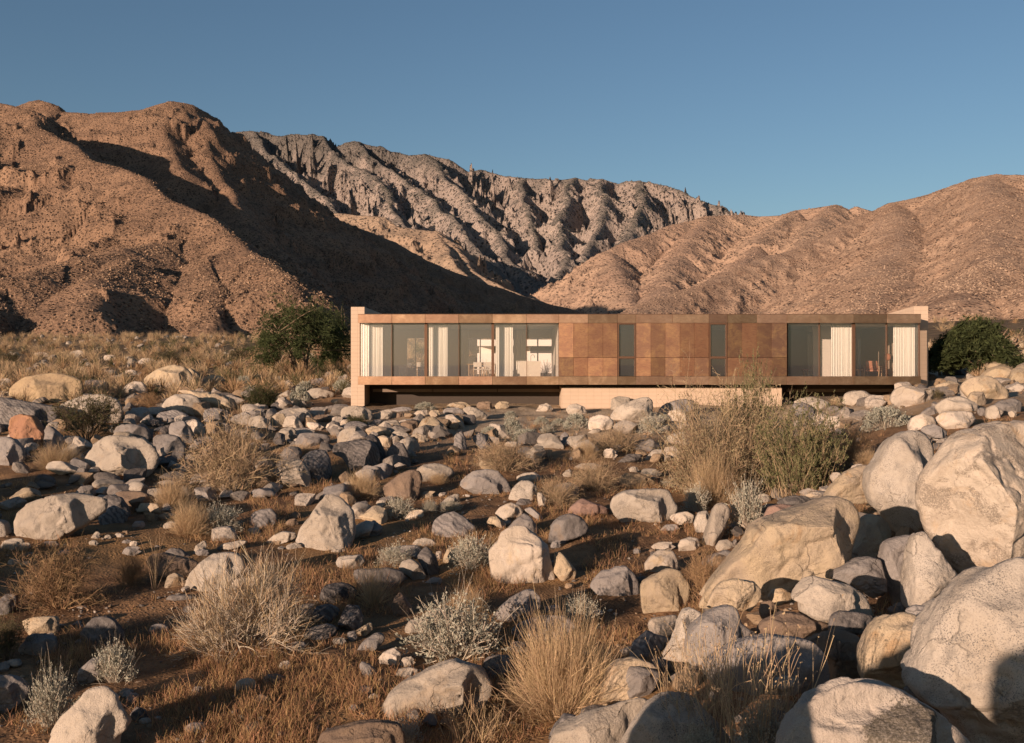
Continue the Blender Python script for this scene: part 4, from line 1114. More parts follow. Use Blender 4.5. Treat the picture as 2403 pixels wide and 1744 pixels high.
D;t;;1860,495 1900,415 1980,420 2010,490 1960,522;tan facet of rock just under the large smooth tan boulder
D;p;;1640,520 1720,460 1830,450 1960,510 1940,550 1800,562 1680,562;long pale ledge of rock below the large smooth tan boulder
D;g;;1530,575 1590,530 1650,515 1660,570 1570,592;grey rock at the pale ledge's left end
D;w;;1450,660 1480,600 1560,570 1640,600 1660,655 1560,682 1470,692;white rock above the tall white boulder, left of a dark joint
D;w;;1640,605 1700,560 1860,555 1930,570 1935,620 1860,662 1760,682 1680,652;white flat boulder above the huge blotched boulder, right of a dark joint
D;g;d17.5;1540,690 1570,660 1640,645 1730,700 1720,742 1640,752 1580,722;greenish grey rock wedged between the two biggest pale boulders
D;p;;2000,590 2010,530 2060,510 2130,560 2050,612;pale rock at the rubble's foot above the huge blotched boulder
D;g;;e 1970 556 36 29;grey rock beside the white flat boulder's right end
D;g;;2020,540 2100,480 2200,460 2260,500 2240,570 2130,562;broad grey rubble boulder at the picture edge, uphill
D;w;;e 2190 576 32 24;small white rock on the slope above the huge blotched boulder
D;q;d16.5s;1170,1100 1180,990 1240,900 1290,800 1350,730 1450,690 1540,700 1620,760 1640,880 1600,1000 1540,1200 1520,1400 1450,1440 1370,1420 1260,1280 1200,1220;tall grey-white boulder standing left of the huge blotched boulder
D;t;d17.2;855,1170 900,1090 1000,990 1120,935 1220,930 1230,1050 1210,1192 1050,1202;yellowish boulder at the left foot of the tall grey-white boulder
D;h;d13.6sn;1520,1050 1560,980 1650,850 1720,760 1820,690 1980,640 2150,615 2320,620 2600,760 2750,1000 2700,1300 2500,1550 2200,1700 1990,1782 1860,1755 1750,1642 1640,1502 1560,1350 1520,1200;huge cream boulder blotched with grey and rust, largest of all
D;t;d15.0;1070,1500 1110,1430 1150,1320 1200,1285 1260,1295 1320,1350 1345,1420 1310,1495 1200,1560 1000,1660 960,1672;tan boulder behind the great slanting slab, dark gap beside it
D;m;d16.5;425,1350 430,1310 470,1230 560,1210 680,1225 640,1302 520,1342;reddish brown rock above the great slanting slab
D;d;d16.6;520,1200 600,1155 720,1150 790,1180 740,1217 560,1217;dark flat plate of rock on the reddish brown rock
D;w;d17.5;e 790 1147 66 22;white low rock behind the dark flat plate
H;t;d13.6s;-20,560 30,430 160,270 300,100 350,0 430,-70 560,-110 760,-180 900,-235 980,-235 1060,-200 1110,-120 1110,-20 1060,100 1020,190 900,290 820,330 700,380 600,410 420,480;great slanting tan slab with a dark crack down its upper end
H;t;d12.1;30,545 100,400 160,355 260,350 370,365 425,420 420,480 340,572 250,562;round tan boulder with a brown stain, below the great slab
H;t;d12.4;460,480 500,420 570,410 640,450 620,512 520,532;small tan boulder in the pocket under the great slab
H;b;d11.7;400,570 420,510 480,495 540,540 520,602 420,622;brown cobble between the stained tan boulder and the dark pocket
H;p;d11.4s;620,500 650,430 720,350 800,335 930,360 1060,400 1150,470 1200,560 1210,620 1100,652 960,662 860,645 760,620 690,570 685,490;pale hooded boulder with an undercut lip, half in shade
H;g;d13.0;890,330 940,280 1100,205 1180,190 1260,210 1280,320 1300,420 1200,482 1080,402 960,352;grey boulder half in shade behind the pale hooded boulder
H;m;d13.2;820,345 860,270 930,265 950,300 880,352;small rust brown rock in the gap under the great slab
H;t;d12.5;700,345 720,290 770,270 810,330 740,352;small tan block touching the great slab's lower edge
H;g;d13.2;1260,200 1290,90 1380,50 1480,35 1510,200 1470,430 1440,570 1350,542 1290,402 1260,300;upright grey-brown boulder left of the speckled wedge
H;q;d12.5s;1430,520 1450,300 1490,60 1560,0 1700,200 1860,380 1850,442 1700,502 1550,552 1450,562;speckled wedge beneath the huge blotched boulder
H;q;d11.6;1540,545 1640,490 1800,460 1850,520 1700,602 1560,582;pale speckled rock at the foot of the speckled wedge
H;g;d11.0;1430,570 1500,530 1620,540 1680,580 1640,652 1500,642;grey rock in shade above the round freckled boulder
H;b;d11.2;370,755 420,650 560,580 700,590 800,640 900,662 880,722 760,762 560,772 400,772;dark brown ledge in the deep shade under the hooded boulder
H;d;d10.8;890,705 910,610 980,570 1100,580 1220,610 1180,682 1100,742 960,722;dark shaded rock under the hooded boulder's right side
H;b;d10.5;730,790 850,720 1000,715 1090,750 1130,800 1110,1002 1060,1102 930,1102 900,900;dark boulder in the hollow between elongated and freckled boulders
H;g;d9.3s;0,990 10,930 90,880 200,810 320,770 480,750 640,760 760,780 850,840 890,930 910,1082 840,1142 600,1142 300,1132 60,1082;elongated grey boulder, sunlit back and shaded belly, behind dry stalks
H;t;d9.6s;1115,1000 1125,860 1200,700 1280,620 1400,575 1500,590 1620,660 1640,800 1600,980 1560,1062 1440,1112 1280,1082 1150,1062;round freckled tan boulder with a rounded shadow on its face
H;l;d7.0s;540,1540 600,1380 740,1210 880,1120 1050,1075 1220,1080 1400,1125 1600,1240 1780,1380 1900,1500 1950,1700 1700,1852 1100,1852 600,1752;cream boulder with a black lichen patch at the picture bottom
H;q;d7.9s;1480,1080 1560,920 1620,700 1690,580 1800,440 1960,310 2140,220 2268,190 2500,250 2600,600 2600,1300 2500,1752 2100,1802 1900,1560 1750,1302 1650,1252 1540,1182;massive salt-and-pepper boulder at the lower corner with a boxy shadow
H;g;d8.0;1420,1125 1470,1090 1550,1130 1600,1202 1540,1232;small grey stone pinched behind the lichen boulder
H;p;d8.6;480,1112 520,1050 590,1030 680,1050 710,1092 660,1162 540,1162;pinkish stone behind the dry stalks
"""

def ico(sub):
    bm = bmesh.new(); bmesh.ops.create_icosphere(bm, subdivisions=sub, radius=1.0)
    v = np.array([x.co[:] for x in bm.verts]); f = np.array([[q.index for q in t.verts] for t in bm.faces]); bm.free()
    return v, f
ICO = {k: ico(k) for k in (1, 2, 3, 4, 5, 6)}

def radial(poly, sm=.45):
    """centre of a closed outline and its radius as a function of direction"""
    P = np.array(poly, float)
    x, y = P[:, 0], P[:, 1]; x2, y2 = np.roll(x, -1), np.roll(y, -1)
    cr = x * y2 - x2 * y; A = cr.sum() / 2
    c = np.array([((x + x2) * cr).sum() / (6 * A), ((y + y2) * cr).sum() / (6 * A)])
    n = len(P); q = []
    for i in range(n):
        p0, p1, p2, p3 = P[i - 1], P[i], P[(i + 1) % n], P[(i + 2) % n]
        for t in np.linspace(0, 1, 16, endpoint=False):
            cm = .5 * (2 * p1 + (p2 - p0) * t + (2 * p0 - 5 * p1 + 4 * p2 - p3) * t * t + (3 * p1 - p0 - 3 * p2 + p3) * t ** 3)
            q.append(sm * cm + (1 - sm) * (p1 * (1 - t) + p2 * t))
    q = np.array(q) - c
    a = np.arctan2(q[:, 1], q[:, 0]); r = np.hypot(q[:, 0], q[:, 1])
    bins = np.linspace(-math.pi, math.pi, 145)
    o = np.argsort(a); a, r = a[o], r[o]
    a = np.concatenate([a - 2 * math.pi, a, a + 2 * math.pi]); r = np.concatenate([r, r, r])
    R = np.interp(bins, a, r)
    return c, bins, R, abs(A)

def unit_(v): return v / np.linalg.norm(v)

def rock_shape(bins, R, T, sub, seed, cuts=7, rough=1.0, facet=False, cleft=False, poly=False, flank=True):
    U, Fc = ICO[sub]
    th = np.arctan2(U[:, 2], U[:, 0]); rho = np.hypot(U[:, 0], U[:, 2])
    r = np.interp(th, bins, R)
    f = rho ** .80
    p = np.stack([r * f * np.cos(th), T * np.sign(U[:, 1]) * np.abs(U[:, 1]) ** .9, r * f * np.sin(th)], 1)
    rng = np.random.default_rng(seed)
    m = np.array([max(R[36], R[108]) if False else (np.abs(R * np.cos(bins)).max()), T, np.abs(R * np.sin(bins)).max()])
    q = p / m
    if not poly and flank:
        # the broad planes a block breaks along: a flank, a face and a top
        for nn, c in (((math.cos(a_ := math.radians(rng.uniform(14, 34))), -math.sin(a_), rng.uniform(-.1, .3)), rng.uniform(.50, .70)),
                      ((rng.uniform(-.65, -.2), -.85, rng.uniform(0, .4)), rng.uniform(.58, .74)),
                      ((rng.uniform(-.3, .2), -.40, .90), rng.uniform(.60, .76))):
            n = unit_(np.array(nn) * m)
            d = q @ n - c
            wgt = smooth(.0, .30, np.abs(q[:, 1]))
            q = q - (np.maximum(d, 0) * wgt)[:, None] * n * .97
    for i in range(cuts):
        n = rng.normal(size=3)
        if poly: pass
        elif i < cuts * .75: n[1] = -abs(n[1]) - .55
        if facet: n[0] *= 1.3
        n /= np.linalg.norm(n)
        c = rng.uniform(.42, .78) if poly else rng.uniform(.46, .76) if abs(n[1]) > .5 else rng.uniform(.84, .94)
        d = q @ n - c
        over = np.where(d > 0, d - .008 * (1 - np.exp(-np.maximum(d, 0) / .008)), 0)
        wgt = 1.0 if poly or abs(n[1]) < .5 else smooth(.02, .34, np.abs(q[:, 1]))
        q = q - (over * wgt)[:, None] * n * .96
    if cleft:
        for px, pz, ang, dep in ((.05, .15, -.75, .20), (.45, .35, -.55, .10)):
            dd = (q[:, 0] - px) * math.sin(ang) - (q[:, 2] - pz) * math.cos(ang) + .08 * noise3(q * 2.2, 5)
            al = (q[:, 0] - px) * math.cos(ang) + (q[:, 2] - pz) * math.sin(ang)
            q[:, 1] += np.where(q[:, 1] < 0, dep * np.exp(-(dd / .07) ** 2) * np.exp(-(al / .6) ** 2) + .16 * smooth(0, .12, dd) * np.exp(-(al / .7) ** 2), 0)
    p = q * m
    s = math.sqrt(m[0] * m[2])
    nrm = U / np.array(m) ; nrm /= np.linalg.norm(nrm, axis=1)[:, None]
    k = p / s
    d = (.03 if poly else .042) * fbm3(k * 1.3 + seed, seed, 3) + .026 * fbm3(k * 4.2 + seed, seed + 3, 3)
    lay = unit_(rng.normal(size=3) + np.array([0, 0, 1.2]))
    tt = (k @ lay) * rng.uniform(3.5, 6) + .9 * fbm3(k * 1.6 + seed, seed + 13, 3)
    ff = tt - np.floor(tt)
    d = d + .030 * (smooth(.25, .45, ff) - ff) * smooth(-.1, .35, noise3(k * 1.9 + seed, seed + 17))
    rid = 1 - np.abs(fbm3(k * 1.7 + 9 + seed, seed + 7, 3, .55))
    d = d - .06 * np.clip(rid - .82, 0, 1) / .18
    if sub >= 5: d = d + .011 * fbm3(k * 12 + seed, seed + 5, 3, .6)
    front = .55 + .45 * np.abs(U[:, 1])
    p = p + nrm * (d * s * rough * front)[:, None]
    return p, Fc

ROCK_BOXES = []          # (px centre, base row, half width px) of the boulders, so that scatter keeps off the biggest
def build_rocks():
    n = 0
    for line in ROCKS.strip().splitlines():
        t, mat, opt, pts, label = line.split(';')
        if pts.startswith('e '):
            cx, cy, rx, ry = map(float, pts.split()[1:])
            rr = np.random.default_rng(n + 5)
            k = int(rr.integers(6, 9))
            ang = np.arange(k) * 2 * math.pi / k
            jit = rr.uniform(.85, 1.15, k)
            poly = [tile_px(t, cx + rx * j * math.cos(a), cy + ry * j * math.sin(a)) for a, j in zip(ang, jit)]
        else:
            poly = [tile_px(t, *map(float, q.split(','))) for q in pts.split()]
        P = np.array(poly)
        base = P[:, 1].max()
        bx_ = P[np.argsort(P[:, 1])[-3:], 0].mean()
        D = None
        if opt.startswith('d'):
            D = float(''.join(ch for ch in opt[1:] if ch in '0123456789.'))
        w = np.ptp(P[:, 0]); h = np.ptp(P[:, 1])
        if D is None:
            D0 = hit(bx_, base)
            T = .40 * math.sqrt(w * h) / F * D0
            D = D0 + T * .30
        T = .47 * math.sqrt(w * h) / F * D * (1.15 if h > w else 1.0)
        loc = np.stack([(P[:, 0] - CX) / F * D, -(P[:, 1] - HY) / F * D], 1)
        if not (D_given := opt.startswith('d')):
            # the outline is what shows above the ground: the stone goes on below it
            hb = h / F * D; zb = loc[:, 1].min()
            loc[:, 1] -= .24 * hb * smooth(.32, .0, (loc[:, 1] - zb) / hb)
        c, bins, R, A = radial(loc, .6 if 's' in opt else .1 if 'f' in opt else .25)
        big = math.sqrt(w * h)
        sub = 6 if big > 230 else 5 if big > 85 else 4 if big > 34 else 3
        p, f = rock_shape(bins, R, T, sub, 100 + n, cuts=9 if 'f' in opt else 7, rough=1.0 if 's' not in opt else .85, facet='f' in opt, cleft='x' in opt, flank='n' not in opt)
        name = "boulder" if big > 60 else "rock"
        o = link(name, mesh_from(name, p, f, sub > 3), ROCK[mat], loc=(c[0], D, c[1]))
        tag(o, label, name, "boulders of the rocky slope" if name == "boulder" else "smaller rocks of the slope")
        ROCK_BOXES.append((P[:, 0].mean(), base, w / 2, D))
        n += 1
    # unseen shadow casters beside and behind the camera: their shadows fall into the picture
    el, az = math.radians(SUN_EL), math.radians(SUN_AZ)
    s_ = np.array([-math.sin(az) * math.cos(el), -math.cos(az) * math.cos(el), math.sin(el)])
    r_ = np.array([math.cos(az), -math.sin(az), 0])
    A = ray(2278, 1545, 7.2) + 11 * s_ + np.array([0, 0, .36])
    B = ray(2092, 1520, 9.0) + 8.4 * s_
    Cc = ray(1790, 1545, 8.8) + 7.5 * s_
    far = [(A + .75 * r_, .75, 1.6, .7, 'g', "unseen block added to cast the boxy shadow, lower of two", 1),  # this block and the next are added, shaped to cast the viewer's shadow
           (A + 1.05 * r_ - np.array([.5, .9, -.95]), .62, 2.2, .7, 'g', "tall unseen block added to cast the boxy shadow", 1),
           (B, .62, 1.5, .6, 't', "round boulder just below the viewpoint", 0),
           (Cc, 1.1, 1.6, .7, 'p', "wide boulder just below the viewpoint", 0)]
    for px, py, D, L, rx, rz, mat, lab in ((90, 1540, 15.5, 8.5, 2.3, 1.7, 'p', "boulder on the slope beyond the near picture edge"),
            (200, 1470, 17, 9.5, 1.8, 1.5, 'g', "second boulder on the slope beyond the near picture edge"),
            (80, 1150, 27, 9, 3.0, 2.0, 'p', "large boulder beyond the picture edge above the dry channel"),
            (130, 1100, 31, 13, 2.0, 1.4, 'g', "second large boulder beyond the picture edge above the channel"),
            (70, 1280, 22, 8, 2.5, 1.8, 't', "tan boulder beyond the picture edge by the stony bank")):
        P = ray(px, py, D) + L * s_
        far.append((P, rx, rz, rx * .7, mat, lab, 0))
    for i, (P, rx, rz, T, mat, lab, sq) in enumerate(far):
        b = np.linspace(-math.pi, math.pi, 145)
        R = 1 / np.sqrt((np.cos(b) / rx) ** 2 + (np.sin(b) / rz) ** 2) * (1 + .06 * np.sin(3 * b + i))
        if sq: R = 1 / (np.abs(np.cos(b) / rx) ** 6 + np.abs(np.sin(b) / rz) ** 6) ** (1 / 6)
        p, f = rock_shape(b, R, T, 4, 900 + i, cuts=8)
        o = link("boulder", mesh_from("boulder", p, f), ROCK[mat], loc=(P[0], P[1], P[2] - rz))
        tag(o, lab, "boulder", "boulders outside the picture")
build_rocks()

# ------------------------------------------------------------------ plants
def plant_mat(name, col, var=.45, rough=.85, hue=.03, trans=0.0):
    k = NT(name)
    r = k.n("NewGeometry").outputs["Random Per Island"]
    oi = k.n("ObjectInfo").outputs["Random"]
    v = k.math('ADD', 1 - var * .5, k.math('MULTIPLY', r, var))
    v = k.math('MULTIPLY', v, k.math('ADD', .88, k.math('MULTIPLY', oi, .24)))
    c = k.hsv(col, h=k.math('ADD', .5 - hue / 2, k.math('MULTIPLY', k.math('FRACT', k.math('MULTIPLY', r, 5.77)), hue)), val=v)
    k.fin(c, rough, None, .15)
    if trans:
        t = k.n("BsdfTranslucent"); k.l(c, t.inputs[0])
        mx = k.n("MixShader"); mx.inputs[0].default_value = trans
        k.l(k.b.outputs[0], mx.inputs[1]); k.l(t.outputs[0], mx.inputs[2]); k.l(mx.outputs[0], k.out.inputs[0])
    return k.m

PM = {
 'straw': plant_mat("dry_straw", (.44, .315, .185), .6, trans=.25),
 'grass': plant_mat("golden_dry_grass", (.365, .22, .112), .9, trans=.25, hue=.05),
 'twig': plant_mat("dry_tan_twigs", (.30, .215, .13), .6),
 'brown': plant_mat("dry_brown_twigs", (.27, .17, .09), .6),
 'white': plant_mat("bleached_twigs", (.42, .35, .265), .5),
 'dark': plant_mat("dark_creosote_stems", (.11, .08, .05), .5),
 'silver': plant_mat("silvery_leaves", (.36, .345, .27), .5, trans=.15),
 'creo': plant_mat("creosote_leaves", (.085, .08, .035), .6, trans=.2),
 'sage': plant_mat("sage_leaves", (.125, .12, .055), .55, trans=.2),
 'palesage': plant_mat("pale_sage_leaves", (.25, .205, .12), .5, trans=.15),
 'green': plant_mat("desert_willow_leaves", (.062, .074, .028), .9, trans=.35),
 'bark': plant_mat("pale_bark", (.20, .14, .09), .3),
}

def unit(v): return v / (np.linalg.norm(v, axis=-1, keepdims=True) + 1e-9)

def grow(base, direc, length, segs, curl, rng, droop=0.0):
    """polylines: (N, segs+1, 3)"""
    N = len(base)
    P = np.zeros((N, segs + 1, 3)); P[:, 0] = base
    d = unit(direc); c = rng.normal(size=(N, 3)) * curl
    for s in range(segs):
        d = unit(d + c / segs + rng.normal(size=(N, 3)) * curl * .35 / math.sqrt(segs) + np.array([0, 0, -droop / segs]))
        P[:, s + 1] = P[:, s] + d * (length / segs)[:, None]
    return P

def sprout(P, n, ratio, spread, segs, curl, rng, lo=.3, hi=1.0, droop=0.0, up=0.0):
    N, S1, _ = P.shape
    i = rng.integers(0, N, n); t = rng.uniform(lo, hi, n) * (S1 - 1)
    a = np.minimum(t.astype(int), S1 - 2); f = (t - a)[:, None]
    b = P[i, a] * (1 - f) + P[i, a + 1] * f
    d = unit(P[i, a + 1] - P[i, a])
    L = np.linalg.norm(P[:, -1] - P[:, 0], axis=1)[i] * ratio * rng.uniform(.55, 1.25, n)
    d2 = unit(d + rng.normal(size=(n, 3)) * spread + np.array([0, 0, up]))
    return grow(b, d2, L, segs, curl, rng, droop)

def ribbons(sets, rng):
    """sets: [(P, w0, w1)] -> one mesh of flat tapering strips"""
    VV, FF, off = [], [], 0
    for P, w0, w1 in sets:
        N, S1, _ = P.shape
        d = unit(np.diff(P, axis=1)); d = np.concatenate([d, d[:, -1:]], 1)
        side = unit(np.cross(d, unit(rng.normal(size=(N, 1, 3)))))
        w = np.linspace(w0, w1, S1)[None, :, None] * rng.uniform(.7, 1.3, (N, 1, 1)) * .5
        V = np.stack([P - side * w, P + side * w], 2).reshape(-1, 3)
        b = (np.arange(N)[:, None] * S1 + np.arange(S1 - 1)[None]) * 2
        F_ = np.stack([b, b + 1, b + 3, b + 2], -1).reshape(-1, 4) + off
        VV.append(V); FF.append(F_); off += len(V)
    return np.concatenate(VV), np.concatenate(FF)

def leaf_quads(pos, direc, L, Wd, rng):
    N = len(pos); d = unit(direc)
    s = unit(np.cross(d, unit(rng.normal(size=(N, 3)))))
    l = (L * rng.uniform(.6, 1.3, N))[:, None]; w = (Wd * rng.uniform(.6, 1.3, N))[:, None]
    V = np.stack([pos, pos + d * l * .5 + s * w * .5, pos + d * l, pos + d * l * .5 - s * w * .5], 1).reshape(-1, 3)
    return V, np.arange(N * 4).reshape(-1, 4)

def along(P, n, rng, lo=.2, hi=1.0):
    N, S1, _ = P.shape
    i = rng.integers(0, N, n); t = rng.uniform(lo, hi, n) * (S1 - 1)
    a = np.minimum(t.astype(int), S1 - 2); f = (t - a)[:, None]
    return P[i, a] * (1 - f) + P[i, a + 1] * f, unit(P[i, a + 1] - P[i, a])

def fan(N, rng, lean, r0):
    az = rng.uniform(0, 2 * math.pi, N); tl = np.abs(rng.normal(0, 1, N)) ** .8 * lean
    tl = np.minimum(tl, 1.45)
    d = np.stack([np.sin(tl) * np.cos(az), np.sin(tl) * np.sin(az), np.cos(tl)], 1)
    b = np.stack([r0 * np.cos(az) * rng.uniform(0, 1, N), r0 * np.sin(az) * rng.uniform(0, 1, N), np.full(N, -.03)], 1)
    return b, d, tl

# every template is about one metre across; scaled to the plant it stands for
def make_plant(kind, seed):
    rng = np.random.default_rng(seed)
    stems, leaves, ms, ml = [], None, 'twig', None
    if kind in ('twig', 'brownbush', 'dryfine'):
        b, d, tl = fan(110, rng, .85, .07)
        L = .56 * rng.uniform(.75, 1.05, 110) * (1 + .12 * np.cos(tl))
        p1 = grow(b, d, L, 5, .45, rng)
        p2 = sprout(p1, 900, .46, .55, 4, .5, rng, .25, 1, up=.15)
        p3 = sprout(p2, 5200 if kind != 'twig' else 4200, .48, .7, 2, .5, rng, .2, 1)
        stems = [(p1, .009, .004), (p2, .0045, .002), (p3, .0032, .0016)]
        ms = {'twig': 'twig', 'brownbush': 'brown', 'dryfine': 'brown'}[kind]
        if kind == 'twig':
            pos, dr = along(p3, 2600, rng, .4, 1); leaves = leaf_quads(pos, dr + rng.normal(size=pos.shape) * .6, .014, .006, rng); ml = 'twig'
    elif kind == 'straw':
        b, d, tl = fan(1900, rng, 1.02, .26)
        p1 = grow(b, d, .58 * rng.uniform(.5, 1.08, 1900), 5, .42, rng)
        p2 = sprout(p1, 4600, .42, .35, 3, .25, rng, .3, .95, up=.25)
        stems = [(p1, .0036, .0018), (p2, .0028, .0013)]; ms = 'straw'
    elif kind == 'bigdry':
        b, d, tl = fan(90, rng, .95, .08)
        p1 = grow(b, d, .40 * rng.uniform(.8, 1.1, 90), 5, .7, rng)
        p2 = sprout(p1, 800, .62, .5, 4, .4, rng, .35, 1, up=.35)
        p3 = sprout(p2, 4200, .6, .38, 3, .3, rng, .3, 1, up=.45)
        stems = [(p1, .011, .006), (p2, .005, .003), (p3, .0030, .0015)]; ms = 'white'
        p4 = sprout(p2, 2600, .75, .4, 3, .3, rng, .3, 1, up=.5)
        leaves = ribbons([(p4, .0034, .0016)], rng); ml = 'straw'
    elif kind == 'brittle':
        b, d, tl = fan(170, rng, .85, .07)
        p1 = grow(b, d, .46 * rng.uniform(.8, 1.08, 170), 4, .4, rng)
        p2 = sprout(p1, 700, .42, .5, 3, .35, rng, .35, 1, up=.3)
        st = sprout(p1, 60, .75, .3, 3, .2, rng, .8, 1, up=.9)
        stems = [(p1, .008, .0045), (p2, .0045, .0025), (st, .0032, .002)]; ms = 'white'
        pos, dr = along(p2, 5200, rng, .35, 1.02)
        leaves = leaf_quads(pos, dr + rng.normal(size=pos.shape) * .75, .030, .016, rng); ml = 'silver'
    elif kind == 'dome':
        b, d, tl = fan(240, rng, .95, .1)
        p1 = grow(b, d, .44 * rng.uniform(.9, 1.06, 240), 3, .25, rng)
        stems = [(p1, .006, .003)]; ms = 'white'
        pos, dr = along(p1, 5200, rng, .72, 1.06); pos = pos + rng.normal(size=pos.shape) * .012
        leaves = leaf_quads(pos, dr + rng.normal(size=pos.shape) * .8, .034, .02, rng); ml = 'silver'
    elif kind == 'creosote':
        b, d, tl = fan(46, rng, .72, .06)
        p1 = grow(b, d, .56 * rng.uniform(.75, 1.08, 46), 5, .4, rng)
        p2 = sprout(p1, 420, .42, .5, 4, .4, rng, .25, 1, up=.25)
        p3 = sprout(p2, 1500, .45, .6, 2, .4, rng, .3, 1)
        stems = [(p1, .010, .005), (p2, .0045, .0022), (p3, .003, .0015)]; ms = 'dark'
        pos, dr = along(p3, 6000, rng, .2, 1.05)
        leaves = leaf_quads(pos, dr + rng.normal(size=pos.shape) * .8, .020, .011, rng); ml = 'creo'
    elif kind in ('sage', 'greenlow'):
        b, d, tl = fan(260, rng, .45, .5)
        p1 = grow(b, d, .95 * rng.uniform(.4, 1.05, 260) * (1 - .45 * (np.hypot(b[:, 0], b[:, 1]) / .5) ** 2), 6, .4, rng)
        p2 = sprout(p1, 1900, .30, .5, 4, .35, rng, .15, 1, up=.4)
        p3 = sprout(p2, 5600, .42, .5, 2, .3, rng, .2, 1, up=.3)
        stems = [(p1, .007, .003), (p2, .0032, .0018), (p3, .0024, .0014)]; ms = 'twig' if kind == 'sage' else 'dark'
        pos, dr = along(p3, 42000, rng, .1, 1.05)
        leaves = leaf_quads(pos, dr + rng.normal(size=pos.shape) * .7, .026, .012, rng); ml = 'sage' if kind == 'sage' else 'green'
    elif kind == 'twiggysage':
        b, d, tl = fan(240, rng, .6, .45)
        p1 = grow(b, d, .85 * rng.uniform(.4, 1.05, 240) * (1 - .45 * (np.hypot(b[:, 0], b[:, 1]) / .45) ** 2), 6, .5, rng)
        p2 = sprout(p1, 2000, .36, .55, 4, .4, rng, .2, 1, up=.15)
        p3 = sprout(p2, 8600, .45, .55, 2, .4, rng, .2, 1)
        stems = [(p1, .008, .004), (p2, .004, .002), (p3, .0028, .0014)]; ms = 'twig'
        pos, dr = along(p3, 13000, rng, .3, 1.05)
        leaves = leaf_quads(pos, dr + rng.normal(size=pos.shape) * .6, .018, .008, rng); ml = 'palesage'
    elif kind == 'tuft':
        b, d, tl = fan(520, rng, .5, .08)
        p1 = grow(b, d, .85 * rng.uniform(.45, 1.08, 520), 5, .3, rng, droop=.35)
        stems = [(p1, .0065, .002)]; ms = 'straw'
    elif kind == 'stalks':
        b, d, tl = fan(95, rng, .26, .46)
        p1 = grow(b, d, .9 * rng.uniform(.4, 1.05, 95), 6, .3, rng)
        p2 = sprout(p1, 220, .42, .35, 4, .3, rng, .35, .9, up=.35)
        stems = [(p1, .0078, .004), (p2, .005, .0028)]; ms = 'straw'
        tips = np.concatenate([p1[:, -1], p2[:, -1]])
        pos = np.repeat(tips, 3, 0); leaves = leaf_quads(pos, rng.normal(size=pos.shape), .014, .012, rng); ml = 'straw'
    elif kind == 'bare':
        b, d, tl = fan(22, rng, .38, .06)
        p1 = grow(b, d, .95 * rng.uniform(.5, 1.05, 22), 6, .3, rng)
        p2 = sprout(p1, 46, .35, .4, 3, .3, rng, .3, .9, up=.3)
        stems = [(p1, .010, .004), (p2, .005, .0025)]; ms = 'twig'
    V, Fq = ribbons(stems, rng)
    ext = (np.percentile(np.hypot(V[:, 0], V[:, 1]), 98) * 2, np.percentile(V[:, 2], 99))
    return (V, Fq, ms), (leaves + (ml,) if leaves is not None else None), ext

PLANT_NAME = {'twig': ("dry_twig_bush", "bush"), 'brownbush': ("dry_twig_bush", "bush"), 'dryfine': ("dry_twig_bush", "bush"), 'straw': ("straw_bush", "bush"), 'bigdry': ("dry_bush", "bush"),
    'brittle': ("brittlebush", "shrub"), 'dome': ("silvery_shrub", "shrub"), 'creosote': ("creosote_bush", "bush"), 'sage': ("sage_bush", "bush"), 'greenlow': ("green_shrub", "shrub"),
    'twiggysage': ("twiggy_sage_bush", "bush"), 'tuft': ("bunch_grass", "grass clump"), 'stalks': ("dry_stalk_plant", "plant"), 'bare': ("bare_shoots", "plant")}
_PROTO = {}
_COUNT = {}
def plant(kind, px, py, w, h, label, group=None, D=None, nvar=2, z=None):
    _COUNT[kind] = _COUNT.get(kind, 0) + 1
    key = (kind, _COUNT[kind] % nvar)
    if D is None: D = hit(px, py)
    if key not in _PROTO:
        (V, Fq, ms), lv, ext = make_plant(kind, 40 + 7 * len(_PROTO))
        nm, cat = PLANT_NAME[kind]
        root = link(nm, mesh_from(nm, V, Fq, False), PM[ms])
        kid = link("leaves" if kind != 'bigdry' else "fine_twigs", mesh_from("leaves", lv[0], lv[1], False), PM[lv[2]], root) if lv else None
        _PROTO[key] = (root, kid, ext)
    else:
        r0, k0, ext = _PROTO[key]
        root = r0.copy(); COL.objects.link(root)
        if k0:
            kid = k0.copy(); COL.objects.link(kid); kid.parent = root
    x = (px - CX) / F * D
    root.location = (x, D, float(ground_z(x, D)) - .02 if z is None else z)
    sx = w / F * D / ext[0]
    root.scale = (sx, sx, h / F * D / ext[1])
    root.rotation_euler = (0, 0, (_COUNT[kind] * 2.39996) % 6.283)
    nm, cat = PLANT_NAME[kind]
    root["label"] = label; root["category"] = cat
    if group: root["group"] = group
    elif "group" in root: del root["group"]
    return root

